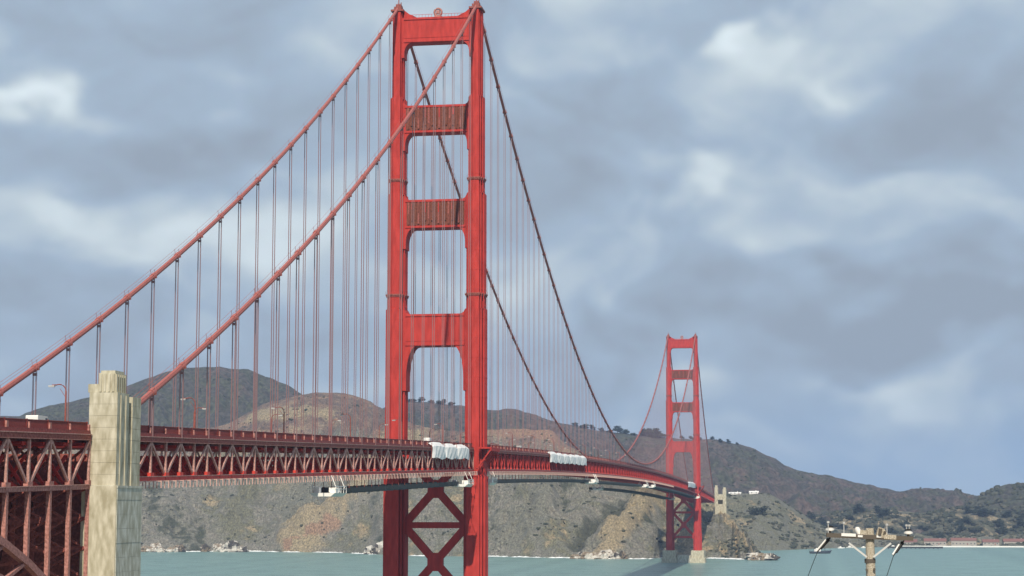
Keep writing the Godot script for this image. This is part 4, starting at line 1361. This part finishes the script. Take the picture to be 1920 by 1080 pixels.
	for k in 9:
		var p := hill_point(hc, 0.345 + 0.012 * k + rng.randf() * 0.004, 0.995)
		tree(p, k % 3, rng.randf_range(0.6, 1.1), "small dark skyline tree right of the near tower, %s from the tower" % nth(k), "skyline trees between the cables")
	for k in 6:
		var p := hill_point(hc, 0.449 + 0.0035 * k, 0.995)
		tree(p, k % 2, rng.randf_range(1.2, 1.8), "tall dark tree in the skyline clump left of the far tower, %s from the left" % nth(k), "skyline clump beside the far tower")
	for k in 7:
		var p := hill_point(hc, 0.50 + 0.013 * k + rng.randf() * 0.004, 0.995)
		tree(p, rng.randi() % 3, rng.randf_range(0.35, 0.6), "low dark tree on the skyline behind the far tower, %s from the left" % nth(k), "skyline trees behind the far tower")
	for k in 7:
		var p := hill_point(hc, 0.10 + 0.011 * k, 0.995)
		tree(p, k % 3, rng.randf_range(0.5, 0.9), "small ridge tree framed by the near tower's portal, %s from the left" % nth(k), "skyline trees inside the near tower's portal")
	for k in 60:
		var p := hill_point(hg, 0.02 + 0.0125 * (k + 0.5 * rng.randf()), rng.randf_range(0.02, 0.8))
		tree(p, rng.randi() % 3, rng.randf_range(0.7, 1.2), "rounded green tree on the wooded far slope, %s from the left" % nth(k), "trees on the wooded slope above the far shore")
	var lone := on_hill(hd, 56.0, -1975.0)
	tree(lone, 1, 1.5, "lone round dark tree on the grassy knoll right of the far pylon", "lone tree")

	# --- far shore
	var wallp := MB.new()
	for k in 14:
		wallp.box(Vector3(250 + k * 20.0, 0.9, -2050.0 + 0.9 * absf(k - 7.0)), Vector3(20.2, 1.9, 2.0))
	var sw := part(self, "sea_wall", wallp.mesh(), M.white)
	tag(sw, "long low white sea wall along the far shore", "sea wall")
	var hs := [[262.0, 18.0, "smallest red-roofed house on the far shore, nearest the utility pole"], [296.0, 30.0, "long red-roofed barracks just right of the smallest house"], [334.0, 34.0, "widest red-roofed barracks on the far shore"], [371.0, 22.0, "red-roofed house between the two long barracks"], [404.0, 34.0, "red-roofed barracks at the right edge of the picture"], [440.0, 30.0, "red-roofed barracks just outside the right edge"]]
	for k in hs.size() - 1:
		var e: Array = hs[k]
		house(Vector3(e[0], 2.6, -2084.0 - 7.0 * (k % 2)), -0.12 + 0.05 * k, e[1], 11.0, 3.6 + 1.0 * (k % 3), M.cream, M.roof, e[2])
	var pr := thing("jetty", Vector3(258, 0, -1938), "long low dark jetty standing in the water off the far shore", "jetty")
	part(pr, "jetty_deck", unit, M.deckgrey, Vector3(0, 1.9, 0), Basis(Vector3.UP, -0.15) * Basis.from_scale(Vector3(76, 2.0, 6)))
	for k in 12:
		for s in [-1, 1]:
			part(pr, "pile", unit, M.dark, Basis(Vector3.UP, -0.15) * Vector3(-32 + k * 5.8, 0.4, 2.0 * s), Basis.from_scale(Vector3(0.6, 3.4, 0.6)))
	boat(Vector3(136, 0, -1663), 0.15, 26.0, M.hull, 2, "dark two-masted fishing boat beyond the end of the crossarm")
	boat(Vector3(165, 0, -1950), 0.4, 11.0, M.white, 1, "small white boat moored right behind the fishing boat")
	boat(Vector3(178, 0, -1985), -0.3, 12.0, M.white, 1, "small white boat moored midway between fishing boat and pole")
	boat(Vector3(196, 0, -1978), 0.2, 10.0, M.white, 0, "mastless white boat moored just left of the wooden pole")
	boat(Vector3(236, 0, -1990), 0.1, 14.0, M.white, 0, "white cabin boat lying behind the jetty")
	var hut := on_hill(hd, 44.0, -2118.0)
	house(hut + Vector3(0, -0.5, 0), 0.1, 13.0, 6.0, 2.0, M.white, M.white, "low white building on top of the grassy knoll")
	var hut2 := on_hill(hd, 18.0, -2119.0)
	house(hut2 + Vector3(0, -0.5, 0), 0.0, 17.0, 5.0, 1.5, M.white, M.white, "longer white building on the knoll beside the far pylon")

	# --- close by
	utility_pole()
